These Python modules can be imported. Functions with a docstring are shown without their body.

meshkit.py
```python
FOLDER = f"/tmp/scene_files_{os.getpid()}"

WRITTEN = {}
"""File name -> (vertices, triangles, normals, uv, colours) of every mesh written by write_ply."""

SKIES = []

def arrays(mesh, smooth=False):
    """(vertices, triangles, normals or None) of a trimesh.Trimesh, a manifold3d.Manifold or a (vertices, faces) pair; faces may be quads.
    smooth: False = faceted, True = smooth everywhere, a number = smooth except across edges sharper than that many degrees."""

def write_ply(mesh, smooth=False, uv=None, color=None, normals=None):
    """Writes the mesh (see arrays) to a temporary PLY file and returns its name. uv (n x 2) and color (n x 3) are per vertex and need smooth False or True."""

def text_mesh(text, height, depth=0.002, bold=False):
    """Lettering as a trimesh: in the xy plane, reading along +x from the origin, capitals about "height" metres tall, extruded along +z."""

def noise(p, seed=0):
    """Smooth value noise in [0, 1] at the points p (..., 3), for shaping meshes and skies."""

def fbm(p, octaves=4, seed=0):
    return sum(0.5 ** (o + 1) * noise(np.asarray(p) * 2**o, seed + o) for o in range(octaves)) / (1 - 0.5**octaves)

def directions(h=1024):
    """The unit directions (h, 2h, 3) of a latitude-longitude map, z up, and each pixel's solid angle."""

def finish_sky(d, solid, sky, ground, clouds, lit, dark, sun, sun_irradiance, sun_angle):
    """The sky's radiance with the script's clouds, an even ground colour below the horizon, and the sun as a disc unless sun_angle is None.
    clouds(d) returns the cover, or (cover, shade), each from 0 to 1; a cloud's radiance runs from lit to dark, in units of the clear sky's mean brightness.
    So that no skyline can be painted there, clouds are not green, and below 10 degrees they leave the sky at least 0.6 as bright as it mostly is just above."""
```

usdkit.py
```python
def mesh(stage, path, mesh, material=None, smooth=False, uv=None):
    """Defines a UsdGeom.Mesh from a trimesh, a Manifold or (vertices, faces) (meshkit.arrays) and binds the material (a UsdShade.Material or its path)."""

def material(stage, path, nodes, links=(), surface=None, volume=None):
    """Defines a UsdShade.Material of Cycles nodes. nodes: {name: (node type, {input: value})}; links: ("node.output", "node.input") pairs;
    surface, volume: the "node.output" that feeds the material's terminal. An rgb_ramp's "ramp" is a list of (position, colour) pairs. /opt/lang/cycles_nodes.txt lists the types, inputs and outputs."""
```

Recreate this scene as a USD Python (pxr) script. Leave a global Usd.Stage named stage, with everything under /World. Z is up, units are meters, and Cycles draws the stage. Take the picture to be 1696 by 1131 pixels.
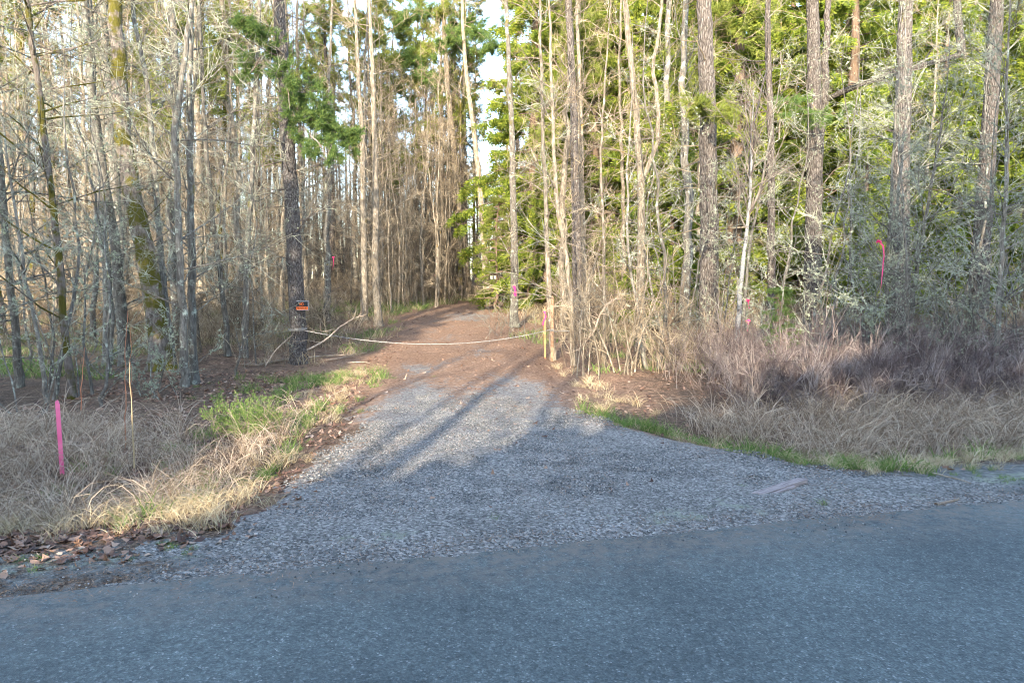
import math, numpy as np, trimesh, usdkit, meshkit
from scipy.sparse import coo_matrix
from scipy.sparse.csgraph import connected_components
from pxr import Usd, UsdGeom, UsdLux, UsdShade, Gf, Sdf, Vt

stage = Usd.Stage.CreateInMemory()
UsdGeom.SetStageUpAxis(stage, UsdGeom.Tokens.z)
UsdGeom.SetStageMetersPerUnit(stage, 1.0)
world = UsdGeom.Xform.Define(stage, '/World')
stage.SetDefaultPrim(world.GetPrim())
UsdGeom.Scope.Define(stage, '/World/Looks')
PI = math.pi

# ---------------------------------------------------------------- camera, sky, sun, exposure
W, H = 1696.0, 1131.0
F = 1131.0                      # focal length in picture pixels (24 mm on a 36 mm frame)
EYE = np.array([0.0, 0.0, 1.6])
PITCH = math.radians(5.06)
EXPOSURE = 2.85
cam = UsdGeom.Camera.Define(stage, '/World/camera')
cam.AddTranslateOp().Set(Gf.Vec3d(*EYE))
cam.AddRotateXOp().Set(90.0 - math.degrees(PITCH))
cam.CreateFocalLengthAttr(24.0)
cam.CreateHorizontalApertureAttr(36.0)
cam.CreateVerticalApertureAttr(36.0 * 682 / 1024)
cam.CreateClippingRangeAttr(Gf.Vec2f(0.05, 2000))
cam.CreateExposureAttr(EXPOSURE)

SUN_EL, SUN_AZ = math.radians(18.0), math.radians(-170.0)      # azimuth = atan2(x, y) of the direction towards the sun
SUN = np.array([math.sin(SUN_AZ) * math.cos(SUN_EL), math.cos(SUN_AZ) * math.cos(SUN_EL), math.sin(SUN_EL)])
usdkit.material(stage, '/World/Looks/sky', {
    'sky': ('sky_texture', {'sky_type': 'single_scattering', 'sun_disc': False, 'sun_elevation': SUN_EL, 'sun_rotation': SUN_AZ,
                            'altitude': 100.0, 'air_density': 1.0, 'aerosol_density': 1.1, 'ozone_density': 1.3}),
    'bg': ('background_shader', {'strength': 0.15})}, [('sky.color', 'bg.color')], surface='bg.background')
dome = UsdLux.DomeLight.Define(stage, '/World/sky')
UsdShade.MaterialBindingAPI.Apply(dome.GetPrim()).Bind(UsdShade.Material.Get(stage, '/World/Looks/sky'))
dome.GetPrim().SetCustomDataByKey('kind', 'structure')
sun = UsdLux.DistantLight.Define(stage, '/World/sun')
sun.CreateNormalizeAttr(True); sun.CreateIntensityAttr(0.62); sun.CreateAngleAttr(0.5); sun.CreateColorAttr(Gf.Vec3f(1.0, 0.83, 0.62))
zx = SUN; xx = np.cross([0, 0, 1.0], zx); xx /= np.linalg.norm(xx); yx = np.cross(zx, xx)
sun.AddTransformOp().Set(Gf.Matrix4d(*xx, 0, *yx, 0, *zx, 0, 0, 0, 0, 1))

# ---------------------------------------------------------------- helpers
used, ISLAND = {}, set()          # materials in ISLAND vary from piece to piece through the mesh attribute rnd
def numbered(name, parent='/World'):
    k = (str(parent), name); n = used.get(k, -1) + 1; used[k] = n
    return name if n == 0 else f'{name}_{n:03d}'
def pathof(p): return '/World' if p is None else str(p.GetPath())
def tag(prim, label=None, cat=None, group=None, kind=None):
    for k, v in (('label', label), ('category', cat), ('group', group), ('kind', kind)):
        if v: prim.SetCustomDataByKey(k, v)
    return prim
def thing(name, label, cat, loc=(0, 0, 0), rotz=0, scale=1, group=None):
    x = UsdGeom.Xform.Define(stage, '/World/' + numbered(name))
    x.AddTranslateOp().Set(Gf.Vec3d(*map(float, loc)))
    if rotz: x.AddRotateZOp().Set(float(rotz))
    if np.ndim(scale) or scale != 1: x.AddScaleOp().Set(Gf.Vec3f(*np.broadcast_to(np.asarray(scale, float), 3).tolist()))
    return tag(x.GetPrim(), label, cat, group)
def obj(name, mesh, mat, parent=None, smooth=False, attrs=None, kind=None):
    par = pathof(parent)
    m = usdkit.mesh(stage, par + '/' + numbered(name, par), mesh, '/World/Looks/' + mat, smooth=smooth)
    if mat in ISLAND:
        v_, f_ = (mesh if isinstance(mesh, tuple) else (mesh.vertices, mesh.faces)); nv = len(v_); f_ = np.asarray(f_)
        lab = connected_components(coo_matrix((np.ones(2 * len(f_)), (np.r_[f_[:, 0], f_[:, 1]], np.r_[f_[:, 1], f_[:, 2]])), shape=(nv, nv)), False)[1]
        attrs = {**(attrs or {}), 'rnd': np.random.default_rng(nv).uniform(0, 1, lab.max() + 1)[lab]}
    for k, v in (attrs or {}).items():
        UsdGeom.PrimvarsAPI(m).CreatePrimvar(k, Sdf.ValueTypeNames.FloatArray, 'vertex').Set(Vt.FloatArray.FromNumpy(np.asarray(v, np.float32)))
    if kind: tag(m.GetPrim(), kind=kind)
    return m.GetPrim()
def dup(src, name, loc, rotz, scale, label, cat, group=None):
    x = UsdGeom.Xform.Define(stage, '/World/' + numbered(name)); p = x.GetPrim()
    p.GetReferences().AddInternalReference(src); p.SetInstanceable(True)
    x.AddTranslateOp().Set(Gf.Vec3d(*map(float, loc))); x.AddRotateZOp().Set(float(rotz))
    x.AddScaleOp().Set(Gf.Vec3f(*np.broadcast_to(np.asarray(scale, float), 3).tolist()))
    return tag(p, label, cat, group)
def join(*ms):
    v, f, n = [], [], 0
    for a, b in ms:
        v.append(a); f.append(b + n); n += len(a)
    return np.vstack(v), np.vstack(f)
def unit(v): return v / np.maximum(np.linalg.norm(v, axis=-1, keepdims=True), 1e-9)
def sstep(a, b, x):
    t = np.clip((x - a) / (b - a), 0, 1); return t * t * (3 - 2 * t)
def fb(x, y, sc, seed=0, oc=3): return meshkit.fbm(np.stack([np.asarray(x, float) * sc + 311.7, np.asarray(y, float) * sc + 127.3, np.zeros_like(np.asarray(x, float)) + .5], -1), oc, seed)
def ray(px, py):
    a, b = (px - W / 2) / F, (H / 2 - py) / F
    c, s = math.cos(PITCH), math.sin(PITCH)
    return np.array([a, c + b * s, -s + b * c])

# ---------------------------------------------------------------- the lie of the land
YL = [3.0, 3.8, 4.4, 5.2, 6.6, 8.0, 13.4, 19, 25, 29, 33, 44]; XL = [-1.7, -1.75, -1.8, -1.72, -1.6, -1.85, -2.45, -2.9, -3.2, -2.7, -1.0, 7.0]
YR = [3.9, 4.8, 5.3, 5.8, 6.7, 8.0, 11.7, 17.0, 22, 26, 30, 34, 44]; XR = [5.6, 4.4, 3.3, 2.6, 1.8, 0.85, 0.6, 0.05, -0.4, -0.3, 0.7, 3.2, 12.0]
def left(y): return np.interp(y, YL, XL)
def right(y): return np.interp(y, YR, XR)
def road_s(x, y): return -0.239 * x + 0.971 * y - 3.877
def drive_d(x, y):
    """metres inside the drive (negative outside)"""
    d = np.minimum(x - left(y), right(y) - x)
    return np.where(y > 44, -9.0, d)
ROADW = 6.4
def height(x, y):
    x, y = np.asarray(x, float), np.asarray(y, float)
    s, d = road_s(x, y), drive_d(x, y)
    off = sstep(0.3, -1.3, d)
    z = 0.034 * np.maximum(y - 14, 0) - 0.017 * np.maximum(y - 45, 0) - 0.017 * np.maximum(y - 90, 0)
    z = z - 0.33 * np.exp(-((s - 2.3) / 1.0) ** 2) * off - 0.18 * sstep(2.5, 4, s) * off * sstep(30, 8, y)
    z = z + (fb(x, y, .55, 1) - .5) * .30 * off * sstep(1.0, 4.0, s) + (fb(x, y, 3.0, 2) - .5) * .05 * off * sstep(.6, 2, s)
    z = z + (fb(x, y, 1.6, 3) - .5) * .05 * sstep(.3, 1.5, s)
    u = (x - left(y)) / np.maximum(right(y) - left(y), .5)
    rut = np.exp(-((u - .24) / .1) ** 2) + np.exp(-((u - .76) / .1) ** 2)
    z = z - .035 * rut * (1 - off) * sstep(6, 9, y)
    z = z + .02 * (fb(x, y, 2.5, 5) - .45) * sstep(-.1, .3, s)
    z = np.where(s < 0.22, z + (-.045 + .05 * sstep(-.1, .2, s) + .03 * (fb(x, y, 5, 8) - .5)) , z)
    inside = sstep(-.02, -.25, s) * sstep(-ROADW - .1, -ROADW + .2, s)
    return np.where(s < .22, z * (1 - inside) - .12 * inside, z)
def on_ground(px, py, lift=0.0):
    r = ray(px, py); t = 2.0
    P = lambda t: EYE + r * t
    lo, prev = None, None
    for t in np.arange(2.5, 120, .05):
        p = P(t)
        if p[2] - lift <= float(height(p[0], p[1])): return p
    return P(40)
def at_depth(px, py, y): r = ray(px, py); return EYE + r * (y / r[1])

# ---------------------------------------------------------------- materials
def M(name, nodes, links, surface='p.BSDF'): usdkit.material(stage, '/World/Looks/' + name, nodes, links, surface=surface)
def bark(name, dark, mid, pale, lichen, lich_amt, scale=(9, 9, 2.2), moss=None, moss_lo=.55, bump=.02, rough=.9, plates=False, moss_top=None):
    n = {'tc': ('texture_coordinate', {}), 'mp': ('mapping', {'mapping_type': 'point', 'scale': scale}),
         'n1': ('noise_texture', {'scale': 3.0, 'detail': 8.0, 'roughness': .65}),
         'r1': ('rgb_ramp', {'ramp': [(.3, dark), (.5, mid), (.72, pale)]}),
         'n2': ('noise_texture', {'scale': 7.0, 'detail': 6.0, 'roughness': .7}),
         'r2': ('rgb_ramp', {'ramp': [(lich_amt, (0, 0, 0)), (lich_amt + .1, (1, 1, 1))]}),
         'mx': ('mix', {'mix_type': 'mix', 'color2': lichen}),
         'oi': ('object_info', {}), 'mr': ('map_range', {'range_type': 'linear', 'from_min': 0, 'from_max': 1, 'to_min': .78, 'to_max': 1.2}),
         'hs': ('hsv', {'hue': .5, 'saturation': 1.0, 'fac': 1.0}),
         'bp': ('bump', {'strength': .9, 'distance': bump}), 'p': ('principled_bsdf', {'roughness': rough, 'specular_ior_level': .2})}
    l = [('tc.object', 'mp.vector'), ('mp.vector', 'n1.vector'), ('n1.fac', 'r1.fac'), ('tc.object', 'n2.vector'), ('n2.fac', 'r2.fac'),
         ('r1.color', 'mx.color1'), ('r2.color', 'mx.fac'), ('oi.random', 'mr.value'), ('mr.result', 'hs.value'), ('bp.normal', 'p.normal')]
    last = 'mx.color'
    if plates:
        n['v'] = ('voronoi_texture', {'feature': 'distance_to_edge', 'scale': 2.2, 'randomness': 1.0})
        n['rv'] = ('rgb_ramp', {'ramp': [(0.0, (.25, .22, .2)), (.16, (1, 1, 1))]})
        n['mv'] = ('mix', {'mix_type': 'multiply', 'fac': .85})
        n['ad'] = ('math', {'math_type': 'multiply_add', 'value2': 2.0})
        l += [('mp.vector', 'v.vector'), ('v.distance', 'rv.fac'), (last, 'mv.color1'), ('rv.color', 'mv.color2'), ('v.distance', 'ad.value1'), ('n1.fac', 'ad.value3'), ('ad.value', 'bp.height')]
        last = 'mv.color'
    else:
        l += [('n1.fac', 'bp.height')]
    if moss:
        n['n3'] = ('noise_texture', {'scale': 2.6, 'detail': 4.0, 'roughness': .6})
        n['r3'] = ('rgb_ramp', {'ramp': [(moss_lo, (0, 0, 0)), (moss_lo + .08, (1, 1, 1))]})
        n['mm'] = ('mix', {'mix_type': 'mix', 'color2': moss})
        l += [('tc.object', 'n3.vector'), ('n3.fac', 'r3.fac'), ('r3.color', 'mm.fac'), (last, 'mm.color1')]
        last = 'mm.color'
    l += [(last, 'hs.color'), ('hs.color', 'p.base_color')]
    M(name, n, l)
LICH = (.34, .38, .32)
bark('bark_grey', (.045, .042, .037), (.115, .108, .094), (.235, .225, .20), LICH, .55, moss=(.11, .10, .025), moss_lo=.62)
bark('bark_tan', (.06, .05, .04), (.17, .148, .115), (.36, .33, .275), (.46, .46, .38), .60, moss=(.22, .15, .04), moss_lo=.64)
bark('bark_mossy', (.05, .042, .034), (.14, .12, .105), (.26, .235, .21), LICH, .62, moss=(.075, .07, .012), moss_lo=.47, bump=.04)
bark('bark_pine', (.05, .045, .042), (.12, .108, .10), (.225, .212, .203), (.36, .37, .34), .62, scale=(10, 10, 2.6), plates=True, bump=.035)
bark('bark_dark', (.04, .035, .035), (.10, .095, .095), (.22, .215, .21), (.30, .34, .30), .60, scale=(13, 13, 4.5), plates=True, bump=.03)
bark('bark_birch', (.09, .092, .092), (.18, .185, .185), (.28, .285, .28), (.035, .035, .035), .52, scale=(9, 9, 14), bump=.012)
bark('bark_cedar', (.06, .04, .03), (.14, .10, .075), (.22, .17, .13), (.2, .2, .16), .66, scale=(16, 16, 1.2), bump=.03)
bark('wood_dead', (.14, .11, .085), (.27, .22, .17), (.40, .34, .27), LICH, .6, scale=(4, 4, 4), bump=.01)
def plain(name, cols, rough=.85, scale=40.0, trans=None, island=False, spec=.25, hue=True):
    """cols: ramp of colours by noise (or by piece); trans: share of light let through"""
    if island: ISLAND.add(name)
    n = {'g': ('geometry', {}), 'at': ('attribute', {'attribute': 'rnd'}), 'n': ('noise_texture', {'scale': scale, 'detail': 3.0}), 'oi': ('object_info', {}),
         'r': ('rgb_ramp', {'ramp': cols}), 'p': ('principled_bsdf', {'roughness': rough, 'specular_ior_level': spec}),
         'mr': ('map_range', {'range_type': 'linear', 'from_min': 0, 'from_max': 1, 'to_min': .8, 'to_max': 1.2}), 'hs': ('hsv', {'hue': .5, 'saturation': 1.0, 'fac': 1.0})}
    l = [('g.position', 'n.vector'), ('at.fac' if island else 'n.fac', 'r.fac'), ('oi.random', 'mr.value'), ('mr.result', 'hs.value'), ('r.color', 'hs.color'), ('hs.color', 'p.base_color')]
    if trans:
        n['t'] = ('translucent_bsdf', {}); n['mx'] = ('mix_closure', {'fac': trans})
        l += [('hs.color', 't.color'), ('p.BSDF', 'mx.closure1'), ('t.BSDF', 'mx.closure2')]
        M(name, n, l, 'mx.closure')
    else: M(name, n, l)
plain('twig_lichen', [(.35, (.07, .065, .055)), (.5, (.18, .185, .15)), (.65, (.34, .37, .29))], scale=2.5)
plain('twig_tan', [(.35, (.06, .046, .034)), (.5, (.175, .138, .096)), (.65, (.38, .33, .24))], scale=2.2)
plain('twig_dark', [(.3, (.05, .042, .038)), (.5, (.12, .10, .085)), (.7, (.22, .20, .17))], scale=5.0)
plain('brush_twig', [(.35, (.06, .045, .042)), (.5, (.14, .108, .10)), (.65, (.31, .27, .245))], scale=3.0)
plain('red_stalk', [(.3, (.25, .10, .06)), (.7, (.42, .20, .11))], scale=4.0)
plain('lichen', [(0, (.20, .23, .16)), (1, (.40, .44, .33))], island=True, trans=.25)
plain('cedar_leaf', [(0, (.055, .10, .014)), (.5, (.135, .185, .023)), (1, (.26, .30, .045))], island=True, trans=.45, rough=.6)
plain('pine_leaf', [(0, (.055, .11, .035)), (.6, (.11, .19, .05)), (1, (.19, .25, .06))], island=True, trans=.42, rough=.6)
plain('fir_leaf', [(0, (.09, .12, .02)), (.6, (.15, .19, .035)), (1, (.22, .24, .06))], island=True, trans=.3, rough=.6)
plain('dead_grass', [(0, (.12, .082, .055)), (.5, (.29, .22, .155)), (.85, (.46, .38, .29)), (1, (.64, .57, .46))], island=True, trans=.3)
plain('straw_grass', [(0, (.20, .155, .09)), (.5, (.38, .31, .19)), (1, (.56, .49, .34))], island=True, trans=.3)
plain('green_grass', [(0, (.07, .13, .03)), (.6, (.13, .22, .05)), (.85, (.20, .27, .08)), (1, (.42, .36, .2))], island=True, trans=.35)
plain('leaf_litter', [(0, (.06, .04, .035)), (.35, (.15, .085, .06)), (.6, (.25, .15, .10)), (.85, (.33, .22, .16)), (1, (.42, .33, .26))], island=True, rough=.7, trans=.1)
plain('needle_litter', [(0, (.12, .06, .035)), (.5, (.26, .14, .085)), (1, (.42, .28, .18))], island=True)
plain('stone', [(0, (.045, .05, .052)), (.4, (.105, .113, .115)), (.7, (.165, .172, .172)), (.85, (.23, .205, .175)), (1, (.36, .355, .34))], island=True, rough=.75)
plain('pink_paint', [(.3, (.74, .13, .30)), (.7, (.82, .20, .36))], rough=.5, scale=8.0)
plain('pink_ribbon', [(.3, (.82, .05, .22)), (.7, (.9, .08, .28))], rough=.4, trans=.3, scale=8.0)
plain('orange_stake', [(.3, (.50, .18, .08)), (.7, (.62, .26, .13))], rough=.7, scale=8.0)
plain('yellow_ribbon', [(.3, (.55, .55, .04)), (.7, (.65, .62, .06))], rough=.4, trans=.3)
plain('rope_fibre', [(.35, (.15, .15, .145)), (.65, (.28, .28, .27))], rough=.9, scale=60.0)
plain('post_wood', [(.3, (.20, .115, .07)), (.5, (.33, .21, .135)), (.7, (.42, .29, .2))], scale=14.0)
plain('sign_silver', [(.3, (.16, .17, .19)), (.7, (.27, .285, .31))], rough=.5, scale=20.0)
plain('sign_black', [(.3, (.012, .013, .016)), (.7, (.03, .032, .037))], rough=.45, scale=20.0)
plain('sign_orange', [(.3, (.80, .14, .025)), (.7, (.90, .21, .045))], rough=.5, scale=20.0)
plain('rusty_iron', [(.3, (.12, .04, .02)), (.7, (.24, .09, .05))], rough=.8, scale=60.0)
# weathered plank: grain along its length
M('plank_wood', {'tc': ('texture_coordinate', {}), 'mp': ('mapping', {'mapping_type': 'point', 'scale': (3, 60, 60)}), 'n': ('noise_texture', {'scale': 2.0, 'detail': 6.0}),
  'r': ('rgb_ramp', {'ramp': [(.3, (.09, .07, .066)), (.5, (.225, .185, .178)), (.7, (.35, .305, .295))]}), 'b': ('bump', {'strength': .6, 'distance': .004}), 'p': ('principled_bsdf', {'roughness': .8})},
  [('tc.object', 'mp.vector'), ('mp.vector', 'n.vector'), ('n.fac', 'r.fac'), ('n.fac', 'b.height'), ('r.color', 'p.base_color'), ('b.normal', 'p.normal')])
# asphalt
M('asphalt', {'g': ('geometry', {}), 'v': ('voronoi_texture', {'scale': 120.0}), 'rv': ('rgb_ramp', {'ramp': [(0, (.050, .062, .062)), (.5, (.070, .085, .085)), (.85, (.094, .112, .112)), (.97, (.125, .142, .142)), (1, (.22, .23, .225))]}),
  'sp': ('separate_color', {'color_type': 'rgb'}), 'n': ('noise_texture', {'scale': .9, 'detail': 5.0, 'roughness': .6}), 'rn': ('rgb_ramp', {'ramp': [(.3, (.72, .74, .76)), (.7, (1.3, 1.3, 1.28))]}),
  'mx': ('mix', {'mix_type': 'multiply', 'fac': 1.0}), 'n2': ('noise_texture', {'scale': 160.0, 'detail': 3.0}), 'b0': ('bump', {'strength': .55, 'distance': .005}), 'b': ('bump', {'strength': .5, 'distance': .003}), 'n3': ('noise_texture', {'scale': 28.0, 'detail': 4.0, 'roughness': .7}), 'rn3': ('rgb_ramp', {'ramp': [(.3, (.62, .62, .63)), (.7, (1.3, 1.3, 1.3))]}), 'mx2': ('mix', {'mix_type': 'multiply', 'fac': 1.0}),
  'e': ('attribute', {'attribute': 'edge'}), 'me': ('mix', {'mix_type': 'mix', 'color2': (.13, .115, .10)}), 'ne': ('noise_texture', {'scale': 9.0, 'detail': 6.0, 'roughness': .75}), 'pe': ('math', {'math_type': 'multiply'}), 're': ('rgb_ramp', {'ramp': [(.42, (0, 0, 0)), (.62, (1, 1, 1))]}), 'p': ('principled_bsdf', {'roughness': .72, 'specular_ior_level': .35})},
  [('g.position', 'v.vector'), ('v.color', 'sp.color'), ('sp.r', 'rv.fac'), ('g.position', 'n.vector'), ('n.fac', 'rn.fac'), ('rv.color', 'mx.color1'), ('rn.color', 'mx.color2'), ('g.position', 'n2.vector'),
   ('v.distance', 'b0.height'), ('n2.fac', 'b.height'), ('b0.normal', 'b.normal'), ('g.position', 'n3.vector'), ('n3.fac', 'rn3.fac'), ('mx.color', 'mx2.color1'), ('rn3.color', 'mx2.color2'), ('g.position', 'ne.vector'), ('ne.fac', 're.fac'), ('re.color', 'pe.value1'), ('e.fac', 'pe.value2'),
   ('mx2.color', 'me.color1'), ('pe.value', 'me.fac'), ('me.color', 'p.base_color'), ('b.normal', 'p.normal')])
def ground_mat(name, base, coarse, attrs):
    """base: ramp on a fine voronoi; coarse: ramp multiplied; attrs: (attribute, ramp, noise scale, edge) mixed on top through the attribute broken up by noise"""
    n = {'g': ('geometry', {}), 'v': ('voronoi_texture', {'scale': 70.0}), 'sp': ('separate_color', {'color_type': 'rgb'}), 'rv': ('rgb_ramp', {'ramp': base}),
         'n': ('noise_texture', {'scale': 1.3, 'detail': 6.0, 'roughness': .65}), 'rn': ('rgb_ramp', {'ramp': coarse}), 'mx': ('mix', {'mix_type': 'multiply', 'fac': 1.0}),
         'nb': ('noise_texture', {'scale': 38.0, 'detail': 5.0, 'roughness': .7}), 'b': ('bump', {'strength': .9, 'distance': .02}), 'b2': ('bump', {'strength': .9, 'distance': .015}), 'p': ('principled_bsdf', {'roughness': .9, 'specular_ior_level': .15})}
    l = [('g.position', 'v.vector'), ('v.color', 'sp.color'), ('sp.r', 'rv.fac'), ('g.position', 'n.vector'), ('n.fac', 'rn.fac'), ('rv.color', 'mx.color1'), ('rn.color', 'mx.color2'),
         ('g.position', 'nb.vector'), ('nb.fac', 'b.height'), ('v.distance', 'b2.height'), ('b.normal', 'b2.normal'), ('b2.normal', 'p.normal')]
    last = 'mx.color'
    for i, (a, ramp, sc) in enumerate(attrs):
        n.update({f'a{i}': ('attribute', {'attribute': a}), f'k{i}': ('noise_texture', {'scale': sc, 'detail': 6.0, 'roughness': .75}), f's{i}': ('math', {'math_type': 'multiply_add', 'value2': 1.6, 'value3': -.8}),
                  f't{i}': ('math', {'math_type': 'add'}), f'c{i}': ('rgb_ramp', {'ramp': [(.38, (0, 0, 0)), (.62, (1, 1, 1))]}), f'q{i}': ('noise_texture', {'scale': sc * 3.1, 'detail': 6.0, 'roughness': .8}),
                  f'r{i}': ('rgb_ramp', {'ramp': ramp}), f'm{i}': ('mix', {'mix_type': 'mix'})})
        l += [('g.position', f'k{i}.vector'), (f'k{i}.fac', f's{i}.value1'), (f's{i}.value', f't{i}.value1'), (f'a{i}.fac', f't{i}.value2'), (f't{i}.value', f'c{i}.fac'), ('g.position', f'q{i}.vector'), (f'q{i}.fac', f'r{i}.fac'),
              (last, f'm{i}.color1'), (f'r{i}.color', f'm{i}.color2'), (f'c{i}.color', f'm{i}.fac')]
        last = f'm{i}.color'
    l.append((last, 'p.base_color'))
    M(name, n, l)
NEED = [(.35, (.075, .045, .033)), (.5, (.22, .14, .095)), (.65, (.40, .29, .21))]
MOSS = [(.3, (.10, .12, .07)), (.5, (.25, .27, .21)), (.7, (.40, .41, .36))]
ground_mat('gravel', [(0, (.085, .085, .083)), (.4, (.175, .175, .17)), (.8, (.275, .27, .26)), (1, (.43, .42, .40))], [(.3, (.8, .79, .77)), (.7, (1.15, 1.13, 1.1))],
           [('needle', NEED, 7.0), ('moss', MOSS, 9.0)])
ground_mat('soil', [(0, (.05, .035, .028)), (.5, (.11, .078, .056)), (1, (.22, .165, .12))], [(.3, (.7, .7, .7)), (.7, (1.25, 1.2, 1.15))],
           [('grit', [(.3, (.05, .052, .05)), (.5, (.15, .152, .145)), (.7, (.30, .30, .28))], 5.0), ('needle', NEED, 6.0), ('green', [(.3, (.06, .085, .02)), (.5, (.12, .17, .045)), (.7, (.22, .25, .10))], 5.0), ('moss', MOSS, 9.0)])

# ---------------------------------------------------------------- ground, road, drive
def axis(lo, hi, step, far_lo, far_hi, grow=1.13):
    a = list(np.arange(lo, hi + 1e-6, step)); s = step
    while a[-1] < far_hi: s *= grow; a.append(a[-1] + s)
    s, b = step, [lo]
    while b[-1] > far_lo: s *= grow; b.append(b[-1] - s)
    return np.array(b[:0:-1] + a)
def grid(X, Y):
    n, m = X.shape
    i = np.arange(n * m).reshape(n, m)
    f = np.stack([i[:-1, :-1], i[1:, :-1], i[1:, 1:], i[:-1, 1:]], -1).reshape(-1, 4)
    return np.vstack([f[:, [0, 1, 2]], f[:, [0, 2, 3]]])
gx, gy = axis(-8, 8, .08, -260, 260), axis(3.2, 13, .08, -160, 420)
X, Y = np.meshgrid(gx, gy, indexing='ij'); Z = height(X, Y)
S, D = road_s(X, Y), drive_d(X, Y)
needle = .25 + .5 * sstep(-2.5, 0, D) * sstep(7, 11, Y) + .25 * sstep(8, 16, Y) - .3 * (S < .8)
needle = needle + .3 * np.exp(-((S - 1.1) / .5) ** 2) * (X < -1.5)
green = (fb(X, Y, .5, 21) - .62) * 2.2 + .35 * np.exp(-((S - 1.5) / .6) ** 2) * (X > 1.2) + .12 * np.exp(-(((X + 3.2) / 1.0) ** 2 + ((Y - 6.3) / 1.2) ** 2)) + .45 * sstep(12, 20, Y) * (fb(X, Y, .22, 22) > .5) * sstep(0, -1.5, D)
grit = .95 * sstep(1.5, .3, S + (fb(X, Y, 1.1, 24) - .5) * 1.4) * (np.abs(X) < 40) * (1 - .45 * sstep(-1.5, -2.2, X))
moss = .68 * np.exp(-((S - .42) / .3) ** 2) - .1 + (fb(X, Y, .9, 23) - .5) * .9 * (S < 1.3) - .6 * (S > 1.6)
g = obj('ground', (np.stack([X, Y, Z], -1).reshape(-1, 3), grid(X, Y)), 'soil', smooth=True, attrs={'needle': needle.ravel(), 'green': green.ravel(), 'grit': grit.ravel(), 'moss': moss.ravel()})
tag(g, 'brown leaf and needle covered forest floor with mossy road shoulder', 'ground', kind='structure')
# road: long strip, slightly crowned, ragged edge
U = axis(-7, 7, .15, -240, 240, 1.15); V = np.concatenate([np.linspace(-ROADW, -.9, 22), np.linspace(-.82, .1, 18)])
Ug, Vg = np.meshgrid(U, V, indexing='ij')
wob = (fb(Ug, Vg * 0, 1.3, 31) - .5) * .16 + (fb(Ug, Vg * 0, 7.0, 32) - .5) * .06
Vw = Vg + wob * sstep(-1.0, 0, Vg)
RX, RY = .971 * Ug - .239 * (Vw + 3.877), .239 * Ug + .971 * (Vw + 3.877)
RZ = .05 - .05 * (2 * np.clip(-Vg / ROADW, 0, 1) - 1) ** 2 - .06 * sstep(.0, .1, Vg)
RZ = np.where(Vg < -ROADW + .05, -.1, RZ)
r = obj('road', (np.stack([RX, RY, RZ], -1).reshape(-1, 3), grid(RX, RY)), 'asphalt', smooth=True, attrs={'edge': (1.3 * sstep(-.75, 0, Vg)).ravel()})
tag(r, 'dark grey asphalt road across the front of the picture', 'road', kind='structure')
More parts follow.
